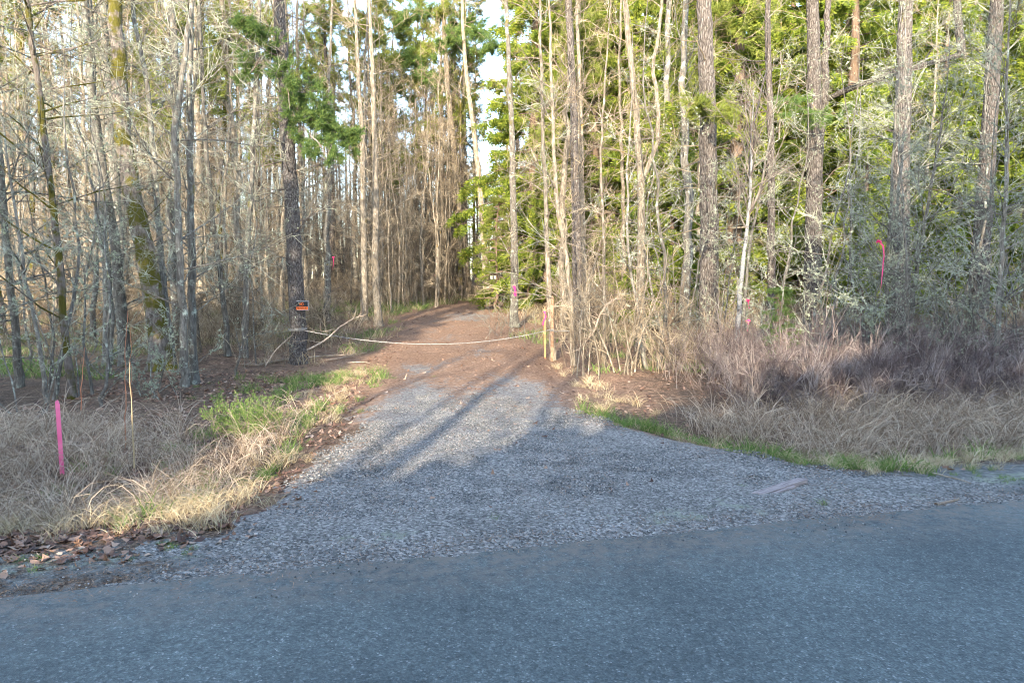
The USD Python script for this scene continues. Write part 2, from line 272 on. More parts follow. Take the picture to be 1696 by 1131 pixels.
# gravel drive
DY = np.concatenate([np.arange(3.3, 12, .07), np.arange(12, 25, .16), np.arange(25, 44, .3)]); DU = np.linspace(0, 1, 76)
A, B = np.meshgrid(DY, DU, indexing='ij'); l_, r_ = left(A) - .5, right(A) + .5
DX = l_ + (r_ - l_) * B
dd = drive_d(DX, A) + (fb(DX, A, 1.7, 41, 4) - .5) * 1.1 + (fb(DX, A, 9, 42) - .5) * .45
DZ = height(DX, A) + .012 * np.tanh(dd * 6) + .004 + (fb(DX, A, 6, 43) - .5) * .012
SS = road_s(DX, A) + (fb(DX, A, 2.2, 45) - .5) * .5 + (fb(DX, A, 11, 46) - .5) * .2
ZR = -.035 + .05 * sstep(-.35, .35, SS) + .02 * sstep(.3, .8, SS)
DZ = np.where(road_s(DX, A) < .8, DZ * sstep(.35, .8, road_s(DX, A)) + (ZR + .010 * np.tanh(dd * 6) - .002) * (1 - sstep(.35, .8, road_s(DX, A))), DZ)
u = (DX - left(A)) / (right(A) - left(A))
tracks = np.exp(-((u - .25) / .1) ** 2) + np.exp(-((u - .77) / .1) ** 2)
nd = .02 + .62 * sstep(7.2, 12, A) + .10 * sstep(5, 6.5, A) + (fb(DX, A * .45, 1.0, 44) - .5) * 1.2 - .16 * tracks * sstep(16, 9, A) + .4 * sstep(.55, 0, drive_d(DX, A)) * sstep(4.6, 6, A) - .15 * sstep(6.5, 5, A)
ms = .40 * np.exp(-((road_s(DX, A) - .28) / .28) ** 2) - .12 + (fb(DX, A, 1.6, 23) - .5) * 1.5 - .5 * sstep(.7, 1.2, road_s(DX, A))
dv = obj('gravel_driveway', (np.stack([DX, A, DZ], -1).reshape(-1, 3), grid(DX, A)), 'gravel', smooth=True, attrs={'needle': nd.ravel(), 'moss': ms.ravel()})
tag(dv, 'grey gravel driveway running from the road into the woods', 'driveway', kind='structure')

# ---------------------------------------------------------------- growing wood
def tubes(P, R, sides):
    N, k, _ = P.shape
    T = unit(np.gradient(P, axis=1)); ref = np.where(np.abs(T[:, :1, 2:3]) > .9, np.array([1.0, 0, 0]), np.array([0, 0, 1.0]))
    Uv = unit(np.cross(T, np.broadcast_to(ref, T.shape))); Vv = np.cross(T, Uv)
    a = np.arange(sides) / sides * 2 * PI
    v = P[:, :, None] + R[:, :, None, None] * (Uv[:, :, None] * np.cos(a)[:, None] + Vv[:, :, None] * np.sin(a)[:, None])
    i = np.arange(N * k * sides).reshape(N, k, sides); j = np.roll(i, -1, 2)
    q = np.stack([i[:, :-1], j[:, :-1], j[:, 1:], i[:, 1:]], -1).reshape(-1, 4)
    return v.reshape(-1, 3), np.vstack([q[:, [0, 1, 2]], q[:, [0, 2, 3]]])
def ribbons(P, Wd, side):
    N, k, _ = P.shape
    s = side[:, None] * Wd[:, :, None] * .5
    v = np.stack([P - s, P + s], 2); i = np.arange(N * k * 2).reshape(N, k, 2)
    q = np.stack([i[:, :-1, 0], i[:, :-1, 1], i[:, 1:, 1], i[:, 1:, 0]], -1).reshape(-1, 4)
    return v.reshape(-1, 3), np.vstack([q[:, [0, 1, 2]], q[:, [0, 2, 3]]])
def walk(rng, P0, D0, L, k, wander, trop=0.0):
    P, d = [P0], unit(D0)
    step = (L / (k - 1))[:, None]
    for _ in range(k - 1):
        P.append(P[-1] + d * step)
        d = unit(d + rng.normal(0, wander, d.shape) + np.array([0, 0, trop]))
    return np.stack(P, 1)
def sprout(rng, P, n, t0, t1, ang, spread=.25):
    """n children on each of the polylines P: start, direction, parent index, place along it"""
    N, k, _ = P.shape
    idx = np.repeat(np.arange(N), n); t = rng.uniform(t0, t1, len(idx)) * (k - 1)
    a = np.minimum(t.astype(int), k - 2); w = (t - a)[:, None]
    p = P[idx, a] * (1 - w) + P[idx, a + 1] * w; T = unit(P[idx, a + 1] - P[idx, a])
    q = unit(np.cross(T, rng.normal(0, 1, T.shape)))
    th = ang + rng.normal(0, spread, len(idx))
    return p, unit(T * np.cos(th)[:, None] + q * np.sin(th)[:, None]), idx, t / (k - 1)
def taper(r0, k, end=.3): return r0[:, None] * np.linspace(1, end, k)[None]
def trunk_mesh(rng, T, R, sides, flare=.5, lump=.08):
    """T: centre line, R: radii; roots flare at the foot, the bark is a little uneven"""
    k = len(T); v, f = tubes(T[None], R[None], sides)
    v = v.reshape(k, sides, 3); c = T[:, None]
    a = np.arange(sides) / sides * 2 * PI; ph = rng.uniform(0, 9)
    hgt = np.linalg.norm(T - T[0], axis=1)[:, None]
    w = flare * np.exp(-hgt / .22) * (.6 + .6 * np.maximum(0, np.sin(a * 4 + ph))[None])
    nz = (meshkit.fbm(np.concatenate([v * np.array([7, 7, 2.0])], -1), 3, int(rng.integers(99))) - .5) * 2 * lump
    return (c + (v - c) * (1 + w + nz)[..., None]).reshape(-1, 3), f
def centre(points, total, rng, step=.3, wob=.02):
    """smooth line through points (base first), carried on to the height total"""
    p = np.array(points, float); d = np.r_[0, np.cumsum(np.linalg.norm(np.diff(p, axis=0), axis=1))]
    last = unit(p[-1] - p[-2]); last = unit(last + np.array([0, 0, .5]))
    more = max(total - d[-1], 0)
    if more > .5:
        p = np.vstack([p, p[-1] + last * more * .5, p[-1] + unit(last + [0, 0, .4]) * more]); d = np.r_[0, np.cumsum(np.linalg.norm(np.diff(p, axis=0), axis=1))]
    from scipy.interpolate import PchipInterpolator
    s = np.concatenate([[0, .08, .18], np.arange(.35, min(d[-1], 9), step), np.arange(min(d[-1], 9), d[-1], step * 2.5)]) if d[-1] > 1.0 else np.linspace(0, d[-1], 7)
    q = PchipInterpolator(d, p)(s)
    q[2:, :2] += rng.normal(0, wob, (len(q) - 2, 2))
    return q, s, d[-1]
def frond_shape(n, length, width):
    """a flat drooping spray: axis and side leaflets, z along normal"""
    v, f = [], []
    for i in range(n):
        t = (i + .5) / n; s = 1 if i % 2 else -1; w = width * (1 - .75 * t) * (.6 + .4 * math.sin(i * 2.1) ** 2); y = length * t
        b = len(v)
        v += [(0, y, 0), (s * w * .55, y + w * .28, -.012), (s * w, y + w * .75, -.035 * w / .1), (s * w * .32, y + w * .62, -.006)]
        f += [(b, b + 1, b + 2), (b, b + 2, b + 3)]
    b = len(v); v += [(-.006, 0, 0), (.006, 0, 0), (0, length * 1.12, -.02)]; f += [(b, b + 1, b + 2)]
    return np.array(v, float), np.array(f)
def place_all(shape, pos, yd, nrm, sc):
    """copies of shape with its y along yd and z near nrm"""
    v, f = shape; yd = unit(yd); xd = unit(np.cross(yd, nrm)); zd = np.cross(xd, yd)
    o = pos[:, None] + sc[:, None, None] * (v[None, :, :1] * xd[:, None] + v[None, :, 1:2] * yd[:, None] + v[None, :, 2:3] * zd[:, None])
    return o.reshape(-1, 3), (f[None] + (np.arange(len(pos)) * len(v))[:, None, None]).reshape(-1, 3)
def needles_shape(rng, n, length, nl):
    """a brush of needles along a short shoot (y)"""
    t = rng.uniform(0, 1, n) * length; a = rng.uniform(0, 2 * PI, n); up = rng.uniform(.5, 1.1, n)
    d = np.stack([np.cos(a) * np.sin(up), np.cos(up), np.sin(a) * np.sin(up)], 1); b = np.stack([0 * t, t, 0 * t], 1)
    s = unit(np.cross(d, rng.normal(0, 1, d.shape))) * .0035
    v = np.stack([b - s, b + s, b + d * nl * rng.uniform(.7, 1.2, n)[:, None]], 1).reshape(-1, 3)
    return v, np.arange(n * 3).reshape(-1, 3)
_r = np.random.default_rng(5)
FROND, TUFT = frond_shape(8, .26, .15), needles_shape(_r, 22, .10, .055)
FIRTUFT = needles_shape(_r, 18, .12, .032)
LICHEN = [(_r.normal(0, 1, (24, 3)) * .011, np.arange(24).reshape(-1, 3)) for _ in range(3)]

def crown(rng, T, s, R, total, z0, z1, n1, len1, up, n2=6, n3=4, wander=.16, trop=.03, len2=.45, len3=.22, rb=.016, k1=7, dens_pow=1.0, l2r=.006, l3r=.003, bias=None, azim=None, sides3=3):
    """limbs and twigs on a trunk line; returns the three levels of polylines with radii"""
    zz = z0 + (z1 - z0) * rng.uniform(0, 1, n1) ** dens_pow
    p = np.stack([np.interp(zz, s, T[:, i]) for i in range(3)], 1); rt = np.interp(zz, s, R)
    az = rng.uniform(0, 2 * PI, n1) if azim is None else rng.normal(azim[0], azim[1], n1)
    el = up + rng.normal(0, .25, n1)
    d = np.stack([np.cos(az) * np.cos(el), np.sin(az) * np.cos(el), np.sin(el)], 1)
    if bias is not None: d = unit(d + np.array(bias))
    L = len1 * rng.uniform(.45, 1.25, n1) * (1 - .35 * (zz - z0) / max(total - z0, .1))
    r1 = np.minimum(rt * .5, rb * rng.uniform(.55, 1.2, n1))
    P1 = walk(rng, p, d, L, k1, wander, trop)
    out = [(P1, taper(r1, k1, .28))]
    if n2:
        p2, d2, i2, t2 = sprout(rng, P1, n2, .18, 1.0, .8)
        L2 = L[i2] * len2 * rng.uniform(.4, 1.2, len(i2)) * (1.15 - .6 * t2)
        P2 = walk(rng, p2, d2, L2, 5, wander * 1.0, trop); out.append((P2, taper(np.minimum(r1[i2] * .6, l2r * rng.uniform(.7, 1.3, len(i2))), 5, .4)))
        if n3:
            p3, d3, i3, t3 = sprout(rng, P2, n3, .1, 1.0, .75)
            P3 = walk(rng, p3, d3, np.maximum(L2[i3] * len3 / .45, .06) * rng.uniform(.5, 1.5, len(i3)), 3, wander * 1.0, trop); out.append((P3, np.full((len(i3), 3), l3r) * np.linspace(1, .5, 3)))
    return out
def wood(levels, sides=(5, 3, 3)): return [tubes(P, R, n) for (P, R), n in zip(levels, sides)]
def lichen_on(rng, levels, n, sc=1.0):
    P = np.vstack([levels[1][0].reshape(-1, 3), levels[2][0][:, :2].reshape(-1, 3)]) if len(levels) > 2 else levels[-1][0].reshape(-1, 3)
    P = P[rng.integers(0, len(P), n)] + rng.normal(0, .012, (n, 3))
    d = unit(rng.normal(0, 1, (n, 3))); m = []
    for i in range(3):
        q = slice(i, None, 3); m.append(place_all(LICHEN[i], P[q], d[q], unit(rng.normal(0, 1, d[q].shape)), sc * rng.uniform(.5, 1.6, len(P[q]))))
    return join(*m)
def sprays(rng, P2, per, shape, sc, droop=.5, t0=.15, hang=False):
    """fronds along the small branches, hanging a little"""
    p, d, i, t = sprout(rng, P2, per, t0, 1.0, .55)
    d = unit(d + np.array([0, 0, -droop])); n = unit(np.array([0, 0, 1.0]) + rng.normal(0, .35, d.shape)) if not hang else unit(rng.normal(0, 1, d.shape) * np.array([1, 1, .35]) + np.array([0, 0, .35]))
    return place_all(shape, p, d, n, sc * rng.uniform(.65, 1.3, len(p)))
def parts(t, trunk, wd, bark_m, twig_m, limb_m=None, foliage=None, lich=None, single=0, P1=None):
    obj('trunk', trunk, bark_m, t, smooth=True)
    if P1 is not None:
        for q in range(len(P1[0])): obj('limb', tubes(P1[0][q:q + 1], P1[1][q:q + 1], 5), limb_m or bark_m, t)
        if wd[0] is not None: obj('boughs', wd[0], limb_m or bark_m, t, kind='stuff')
    else: obj('limbs', wd[0], limb_m or bark_m, t, kind='stuff')
    if len(wd) > 1: obj('twigs', join(*wd[1:]), twig_m, t, kind='stuff')
    if foliage is not None: obj('foliage', foliage[0], foliage[1], t, kind='stuff')
    if lich is not None: obj('lichen', lich, 'lichen', t, kind='stuff')

SEED = [100]
def rng_():
    SEED[0] += 1; return np.random.default_rng(SEED[0])
def hero(name, label, cat, px, w0, bark_m='bark_grey', twig_m='twig_lichen', depth=None, total=14.0, z0=1.0, n1=30, len1=1.3, up=.5, n2=6, n3=4, lich=0, foliage=None, sides=12, fork=None, taper_to=None, group=None, wander=.16, trop=.03, rb=.016, flare=.45, z1=None, limb_m=None, wob=.02, bias=None, len2=.55, l2r=.0055, l3r=.0028):
    """a tree stood where its foot and stem appear: px is its line from the foot up, w0 its width there in picture pixels"""
    rng = rng_()
    if depth is None: b = on_ground(*px[0])
    else: b = at_depth(*px[0], depth); b[2] = float(height(b[0], b[1])) - .03
    y = b[1]; dy = rng.normal(0, .02)
    pts = [b] + [at_depth(x_, y_, y + dy * i) for i, (x_, y_) in enumerate(px[1:], 1)]
    o = b.copy()
    T, s, tot = centre(np.array(pts) - o, total, rng, wob=wob * .5)
    r0 = w0 * y / F / 2
    R = r0 * np.clip(1 - (s / tot) ** 1.1 * (.9 if taper_to is None else 1 - taper_to), .08, 1) if True else None
    top = min(tot * .97, (1.6 + .48 * y - o[2]) * 1.15 + 1.0) if z1 is None else z1
    t = thing(name, label, cat, o, group=group)
    lv = crown(rng, T, s, R, tot, z0, top, int(n1 * (1.25 if px[0][0] < 700 or px[0][0] > 1400 else .9)), len1 * 1.25, up, n2 + 1 if n2 else 0, n3 - 1, wander * .7, trop, rb=rb, bias=bias, len2=len2, len3=.3, l2r=l2r, l3r=l3r)
    wd = wood(lv); tr = trunk_mesh(rng, T, R, sides, flare); split = y < 20
    if split: wd[0] = None
    if fork:
        fp = [at_depth(x_, y_, y) - o for x_, y_ in fork['px']]
        T2, s2, t2 = centre(fp, fork.get('total', 8.0), rng); R2 = fork['w'] * y / F / 2 * np.clip(1 - (s2 / t2) * .85, .1, 1)
        obj('stem', trunk_mesh(rng, T2, R2, 10, 0.05), fork.get('mat', bark_m), t, smooth=True)
        l2 = crown(rng, T2, s2, R2, t2, .3, t2 * .9, max(n1 // 3, 4), len1 * .8, up, n2, n3, wander, trop); w2 = wood(l2)
        wd = [b_ if a is None else join(a, b_) for a, b_ in zip(wd, w2)]
    fol = None
    if foliage:
        ms, mat = [], 'pine_leaf'
        for fo in foliage:
            mat = fo.get('mat', 'pine_leaf')
            # a bough: from the stem at the height of the first point towards the others
            bp = np.array([at_depth(x_, y_, y + fo.get('dy', [0] * 9)[i]) - o for i, (x_, y_) in enumerate(fo['px'])])
            Tb, sb, tb = centre(bp, 0, rng, step=.15, wob=.01); Rb = np.linspace(fo.get('r', .02), .005, len(Tb))
            bt = tubes(Tb[None], Rb[None], 6); wd[0] = bt if wd[0] is None else join(wd[0], bt)
            lb = crown(rng, Tb, sb, Rb, tb, tb * fo.get('t0', .2), tb, fo.get('n', 16), fo.get('len', .6), .05, 5, 0, .2, -.02, rb=.008, azim=None)
            wl = wood(lb); wd = [join(wd[0], wl[0]), join(wd[1], wl[1])] + wd[2:]
            ms.append(sprays(rng, lb[1][0], fo.get('per', 7), fo.get('shape', TUFT), fo.get('sc', 1.2), fo.get('droop', .15)))
            ms.append(sprays(rng, lb[0][0], fo.get('per', 7) * 2, fo.get('shape', TUFT), fo.get('sc', 1.2), fo.get('droop', .15)))
        fol = (join(*ms), mat)
    parts(t, tr, wd, bark_m, twig_m, limb_m, fol, lichen_on(rng, lv, int(lich * .4), .75) if lich else None, P1=lv[0] if split else None)
    return t, o, y

# ---------------------------------------------------------------- trees that can be told apart
BARE = 'tree'
A = dict(bark_m='bark_grey', twig_m='twig_lichen')
hero('alder_tree', 'thick leaning trunk clad in dark moss near the left edge of the woods', BARE, [(268, 612), (252, 480), (232, 380), (214, 300), (198, 150), (190, 0)], 34, 'bark_mossy', 'twig_lichen', n1=26, len1=1.5, lich=1500, sides=16, flare=.6, z0=1.4)
hero('alder_tree', 'left of two straight grey stems standing close together before the mossy trunk', BARE, [(306, 642), (300, 470), (294, 360), (290, 220), (306, 100), (318, 0)], 13, n1=26, lich=900, total=11, **A)
hero('alder_tree', 'right of two straight grey stems standing close together before the mossy trunk', BARE, [(322, 636), (318, 480), (316, 360), (313, 180), (318, 0)], 13.5, n1=26, lich=900, total=11, **A)
hero('alder_tree', 'grey stem curving up just right of the mossy trunk into a wide top', BARE, [(287, 606), (264, 400), (254, 260), (243, 140), (216, 0)], 11, n1=26, lich=900, len1=1.4, **A)
hero('alder_tree', 'lichen grey alder bent outwards at the very left of the picture', BARE, [(32, 642), (20, 500), (9, 370), (-4, 230), (-30, 0)], 12, n1=34, lich=1700, len1=1.7, up=.35, **A)
hero('alder_tree', 'slim alder with a yellow mossy foot leaning left among lichen branches', BARE, [(120, 662), (107, 540), (97, 420), (82, 300), (58, 100), (45, 0)], 12, 'bark_mossy', 'twig_lichen', n1=36, lich=1900, len1=1.7, up=.4)
hero('alder_sapling', 'thin bent sapling crossing low left of the yellow footed alder', BARE, [(78, 668), (62, 560), (44, 470), (30, 380), (10, 250)], 7, n1=18, lich=600, total=6, len1=.9, **A)
hero('alder_tree', 'grey alder with bushy dead twigs two trunks left of the mossy trunk', BARE, [(178, 604), (176, 450), (166, 330), (156, 200), (148, 0)], 15, n1=36, lich=1500, len1=1.5, **A)
hero('alder_tree', 'stout grey alder directly left of the mossy trunk', BARE, [(207, 606), (193, 430), (172, 300), (150, 130), (140, 0)], 18, n1=30, lich=1300, len1=1.5, **A)
hero('alder_tree', 'slim dark grey alder midway between the twin stems and the sign pine', BARE, [(405, 592), (408, 460), (416, 300), (426, 100), (430, 0)], 10, n1=28, lich=600, **A)
hero('alder_tree', 'slanting grey alder right of the twin stems', BARE, [(377, 590), (368, 480), (352, 360), (338, 200), (330, 0)], 9, n1=24, lich=500, **A)
hero('alder_tree', 'bent pale alder leaning from behind towards the sign pine', BARE, [(392, 560), (366, 440), (362, 360), (372, 200), (380, 0)], 9, 'bark_mossy', 'twig_tan', n1=24, lich=200)
pine, pine_o, pine_y = hero('pine_tree', 'dark barked pine carrying the no trespassing sign and the rope', 'pine tree', [(495, 603), (488, 430), (478, 260), (470, 120), (461, 0)], 27, 'bark_dark', 'twig_lichen', n1=34, len1=1.1, lich=300, sides=20, z0=1.9, up=.1, flare=.3, total=17, limb_m='twig_dark',
     foliage=[dict(px=[(473, 130), (505, 150), (530, 185), (548, 215)], n=20, len=.45, per=5), dict(px=[(476, 190), (520, 200), (560, 215), (585, 260)], dy=[0, .2, .4, .5], n=22, len=.45, per=5), dict(px=[(470, 90), (430, 60), (395, 40)], dy=[0, -.2, -.4], n=16, len=.4, per=5),
              dict(px=[(472, 60), (440, 85), (410, 130), (400, 60)], dy=[0, .3, .5, .6], n=12, len=.35, per=7), dict(px=[(485, 195), (530, 240), (560, 280)], dy=[0, -.3, -.5], n=14, len=.35, per=5), dict(px=[(470, 100), (475, 140), (482, 190)], dy=[-.1, -.5, -.6], n=10, len=.3, per=6)])
hero('alder_tree', 'straight sunlit alder with a mossy foot at the left bend of the driveway', BARE, [(627, 541), (622, 440), (622, 300), (616, 100), (612, 0)], 13, 'bark_tan', 'twig_tan', n1=30, len1=1.5, lich=0)
hero('alder_tree', 'pale mossy alder just left of the straight one at the driveway bend', BARE, [(603, 531), (603, 440), (600, 250), (592, 100), (588, 0)], 12, 'bark_tan', 'twig_tan', n1=30, len1=1.5)
hero('pine_tree', 'tall pale curving pine at the far end of the driveway', 'pine tree', [(775, 496), (770, 430), (757, 300), (742, 150), (733, 0)], 14, 'bark_tan', 'twig_tan', n1=44, len1=1.6, z0=2, total=22,
     foliage=[dict(px=[(742, 160), (700, 110), (670, 90)], n=18, len=.9, per=7, sc=2.2), dict(px=[(735, 60), (770, 40), (800, 50)], n=16, len=.9, per=7, sc=2.2), dict(px=[(735, 20), (700, 20), (670, 40)], n=16, len=.9, per=7, sc=2.2)])
hero('pine_tree', 'leaning slim pine right of the pale curving pine', 'pine tree', [(806, 500), (797, 340), (785, 220), (770, 100), (765, 0)], 11, 'bark_tan', 'twig_tan', depth=30, n1=30, len1=1.4, total=20,
     foliage=[dict(px=[(768, 90), (745, 70), (715, 85)], n=14, len=.8, per=6, sc=2.0), dict(px=[(766, 40), (800, 60), (825, 90)], n=14, len=.8, per=6, sc=2.0)])
flagtree, flag_o, flag_y = hero('alder_tree', 'grey trunk beside the drive marked with a pink ribbon', BARE, [(852, 542), (852, 450), (849, 300), (845, 150), (838, 0)], 14, 'bark_grey', 'twig_tan', n1=34, len1=1.4, sides=14)
hero('alder_tree', 'slim pale stem at the driveway edge in front of the rope post', BARE, [(916, 597), (908, 440), (901, 250), (893, 0)], 9.5, 'bark_tan', 'twig_tan', n1=30, len1=1.1, lich=0, total=10)
hero('alder_tree', 'crooked slim stem right of the rope post', BARE, [(950, 606), (945, 500), (938, 430), (923, 340), (916, 200), (910, 0)], 9, 'bark_tan', 'twig_lichen', n1=30, len1=1.1, lich=400, total=10)
hero('pine_tree', 'straight sunlit pine between the rope post and the forked tree', 'pine tree', [(957, 548), (955, 380), (950, 200), (941, 0)], 17, 'bark_pine', 'twig_tan', depth=19, n1=34, len1=1.2, total=18)
hero('alder_tree', 'second straight pale trunk close behind the sunlit pine', BARE, [(972, 540), (966, 380), (962, 200), (955, 0)], 9, 'bark_tan', 'twig_tan', depth=21, n1=30, len1=1.2, total=18)
hero('forked_tree', 'pale forked tree with a second stem bowing out to the right', BARE, [(1061, 582), (1062, 440), (1061, 300), (1050, 150), (1035, 0)], 15, 'bark_tan', 'twig_tan', n1=34, len1=1.3, lich=300, fork=dict(px=[(1064, 300), (1084, 245), (1092, 215), (1084, 110), (1096, 0)], w=8))
hero('alder_tree', 'thin pale stem between the forked tree and the sunlit pine', BARE, [(1000, 584), (1000, 420), (996, 250), (1003, 120), (1012, 0)], 6, 'bark_tan', 'twig_tan', depth=13.5, n1=24, len1=1.0, total=9)
hero('pine_tree', 'thickest plated pine right of the driveway with young green boughs before it', 'pine tree', [(1174, 560), (1174, 300), (1170, 120), (1166, 0)], 33, 'bark_pine', 'twig_lichen', depth=15.5, n1=34, len1=1.1, sides=22, z0=1.5, lich=300, total=20, up=.0, limb_m='twig_tan',
     foliage=[dict(px=[(1172, 200), (1190, 180), (1205, 205)], dy=[-.3, -.8, -1.2], n=14, len=.35, per=5, mat='fir_leaf'), dict(px=[(1172, 180), (1150, 170), (1135, 200)], dy=[-.3, -.8, -1.0], n=12, len=.35, per=5, mat='fir_leaf')])
hero('birch_tree', 'slender blotched white birch with dark twigs fanning from one knot', 'birch tree', [(1215, 624), (1222, 540), (1232, 430), (1241, 350), (1243, 292)], 10, 'bark_birch', 'twig_dark', total=5.2, n1=34, len1=1.2, up=1.05, z0=2.5, lich=200, limb_m='twig_dark', n2=5, n3=3, rb=.017,
     fork=dict(px=[(1243, 292), (1252, 200), (1268, 110), (1276, 0)], w=4.5, total=4, mat='bark_dark'))
hero('alder_sapling', 'smooth grey sapling growing close beside the white birch', BARE, [(1234, 604), (1233, 520), (1238, 440), (1262, 300), (1284, 180), (1300, 60)], 6.5, n1=16, lich=200, total=6, len1=.8, **A)
hero('pine_tree', 'broad pine in half shade behind the birch', 'pine tree', [(1346, 530), (1347, 400), (1350, 200), (1346, 0)], 30, 'bark_pine', 'twig_lichen', depth=20, n1=36, len1=1.4, sides=18, z0=1.5, lich=300, total=20, limb_m='twig_tan',
     foliage=[dict(px=[(1345, 190), (1310, 170), (1285, 190)], dy=[-.3, -1.2, -2], n=14, len=.5, per=5, mat='pine_leaf'), dict(px=[(1345, 170), (1360, 190), (1385, 185)], dy=[-.3, -1.0, -2], n=12, len=.5, per=5)],
     fork=dict(px=[(1350, 300), (1366, 150), (1372, 0)], w=15, total=10))
hero('pine_tree', 'slim pine right of the thickest pine and left of the birch knot', 'pine tree', [(1278, 530), (1277, 300), (1271, 0)], 14, 'bark_pine', 'twig_lichen', depth=18, n1=30, len1=1.2, lich=300, total=18)
hero('pine_tree', 'purple grey pine beside the long hanging pink ribbon', 'pine tree', [(1494, 548), (1492, 380), (1495, 200), (1501, 0)], 31, 'bark_pine', 'twig_lichen', depth=16.5, n1=40, len1=1.4, sides=20, z0=.8, lich=900, total=20, limb_m='twig_lichen')
hero('pine_tree', 'grey pine leaning to the right near the right edge', 'pine tree', [(1621, 530), (1630, 350), (1642, 150), (1651, 0)], 29, 'bark_pine', 'twig_lichen', depth=16.5, n1=40, len1=1.4, sides=20, z0=.8, lich=900, total=20, limb_m='twig_lichen')
hero('lichen_shrub', 'yellow lichen covered stem slanting up past the right of the ribbon pine', 'shrub', [(1500, 600), (1518, 450), (1540, 320), (1560, 200)], 8, 'bark_grey', 'twig_lichen', depth=11.5, n1=30, lich=1400, total=6, len1=1.1)
hero('lichen_shrub', 'lichen covered grey stem growing directly before the ribbon pine', 'shrub', [(1478, 606), (1470, 470), (1475, 330), (1490, 100)], 7, 'bark_grey', 'twig_lichen', depth=11.8, n1=30, lich=1400, total=7, len1=1.1)
hero('lichen_shrub', 'pale lichen covered stem below the right leaning pine', 'shrub', [(1652, 620), (1655, 480), (1665, 350), (1668, 150)], 9, 'bark_grey', 'twig_lichen', depth=10.5, n1=34, lich=1600, total=7, len1=1.2)

# ---------------------------------------------------------------- trees of a kind: one of each is built, the rest refer to it
UsdGeom.Scope.Define(stage, '/World/Looks')
def proto(name, build):
    p = stage.CreateClassPrim('/' + name); UsdGeom.Xform.Define(stage, p.GetPath())
    p = stage.GetPrimAtPath('/' + name); p.SetSpecifier(Sdf.SpecifierClass)
    build(p); return p.GetPath()
def bare_proto(seed, total, r0, n1, len1, bark_m, twig_m, n2=7, n3=2, lean=.04, l2r=.007, l3r=.0042, rb=.018, z0=.8, lich=0, up=.6, z1=.95, wob=.03, foliage=None):
    def build(p):
        rng = np.random.default_rng(seed)
        n = 6; zs = np.linspace(0, total, n); dx = np.cumsum(rng.normal(0, lean * total / n, (n, 2)), 0); dx[0] = 0
        T, s, tot = centre(np.c_[dx, zs], total, rng, step=.45, wob=wob); R = r0 * np.clip(1 - (s / tot) * .93, .06, 1)
        lv = crown(rng, T, s, R, tot, z0, tot * z1, int(n1 * .85), len1, up, n2, n3, .11, .03, rb=rb, l2r=l2r, l3r=l3r, len3=.32)
        fol = None
        if foliage:
            f0, f1, per, shape, sc, mat = foliage
            keep = (lv[0][0][:, 0, 2] > f0) & (lv[0][0][:, 0, 2] < f1); P2 = lv[1][0].reshape(len(keep), -1, 5, 3)[keep].reshape(-1, 5, 3)
            fol = (join(sprays(rng, P2, per, shape, sc, .1), sprays(rng, lv[0][0][keep], per, shape, sc, .1, .4)), mat)
        parts(p, trunk_mesh(rng, T, R, 9, .35), wood(lv, (4, 3, 3)), bark_m, twig_m, None, fol, lichen_on(rng, lv, lich, .8) if lich else None)
    return build
ALD = [proto(f'bare_tree_form_{i}', bare_proto(900 + i, *q)) for i, q in enumerate([
    (13, .075, 46, 1.5, 'bark_tan', 'twig_tan'), (15, .10, 50, 1.7, 'bark_tan', 'twig_tan'), (11, .055, 44, 1.2, 'bark_tan', 'twig_tan'), (16, .12, 50, 1.8, 'bark_grey', 'twig_tan'),
    (12, .06, 46, 1.4, 'bark_grey', 'twig_tan'), (9, .04, 40, 1.1, 'bark_tan', 'twig_tan'), (14, .085, 48, 1.6, 'bark_mossy', 'twig_tan'), (8, .032, 36, 1.0, 'bark_tan', 'twig_tan')])]
PIN = [proto(f'tall_pine_form_{i}', bare_proto(950 + i, h, r, 70, 1.8, b, 'twig_tan', up=.1, z1=.98, foliage=(f0, 99, 8, TUFT, 2.6, m))) for i, (h, r, b, f0, m) in enumerate([
    (20, .15, 'bark_pine', 7.0, 'fir_leaf'), (22, .17, 'bark_pine', 9, 'pine_leaf'), (17, .11, 'bark_tan', 5.5, 'fir_leaf')])]
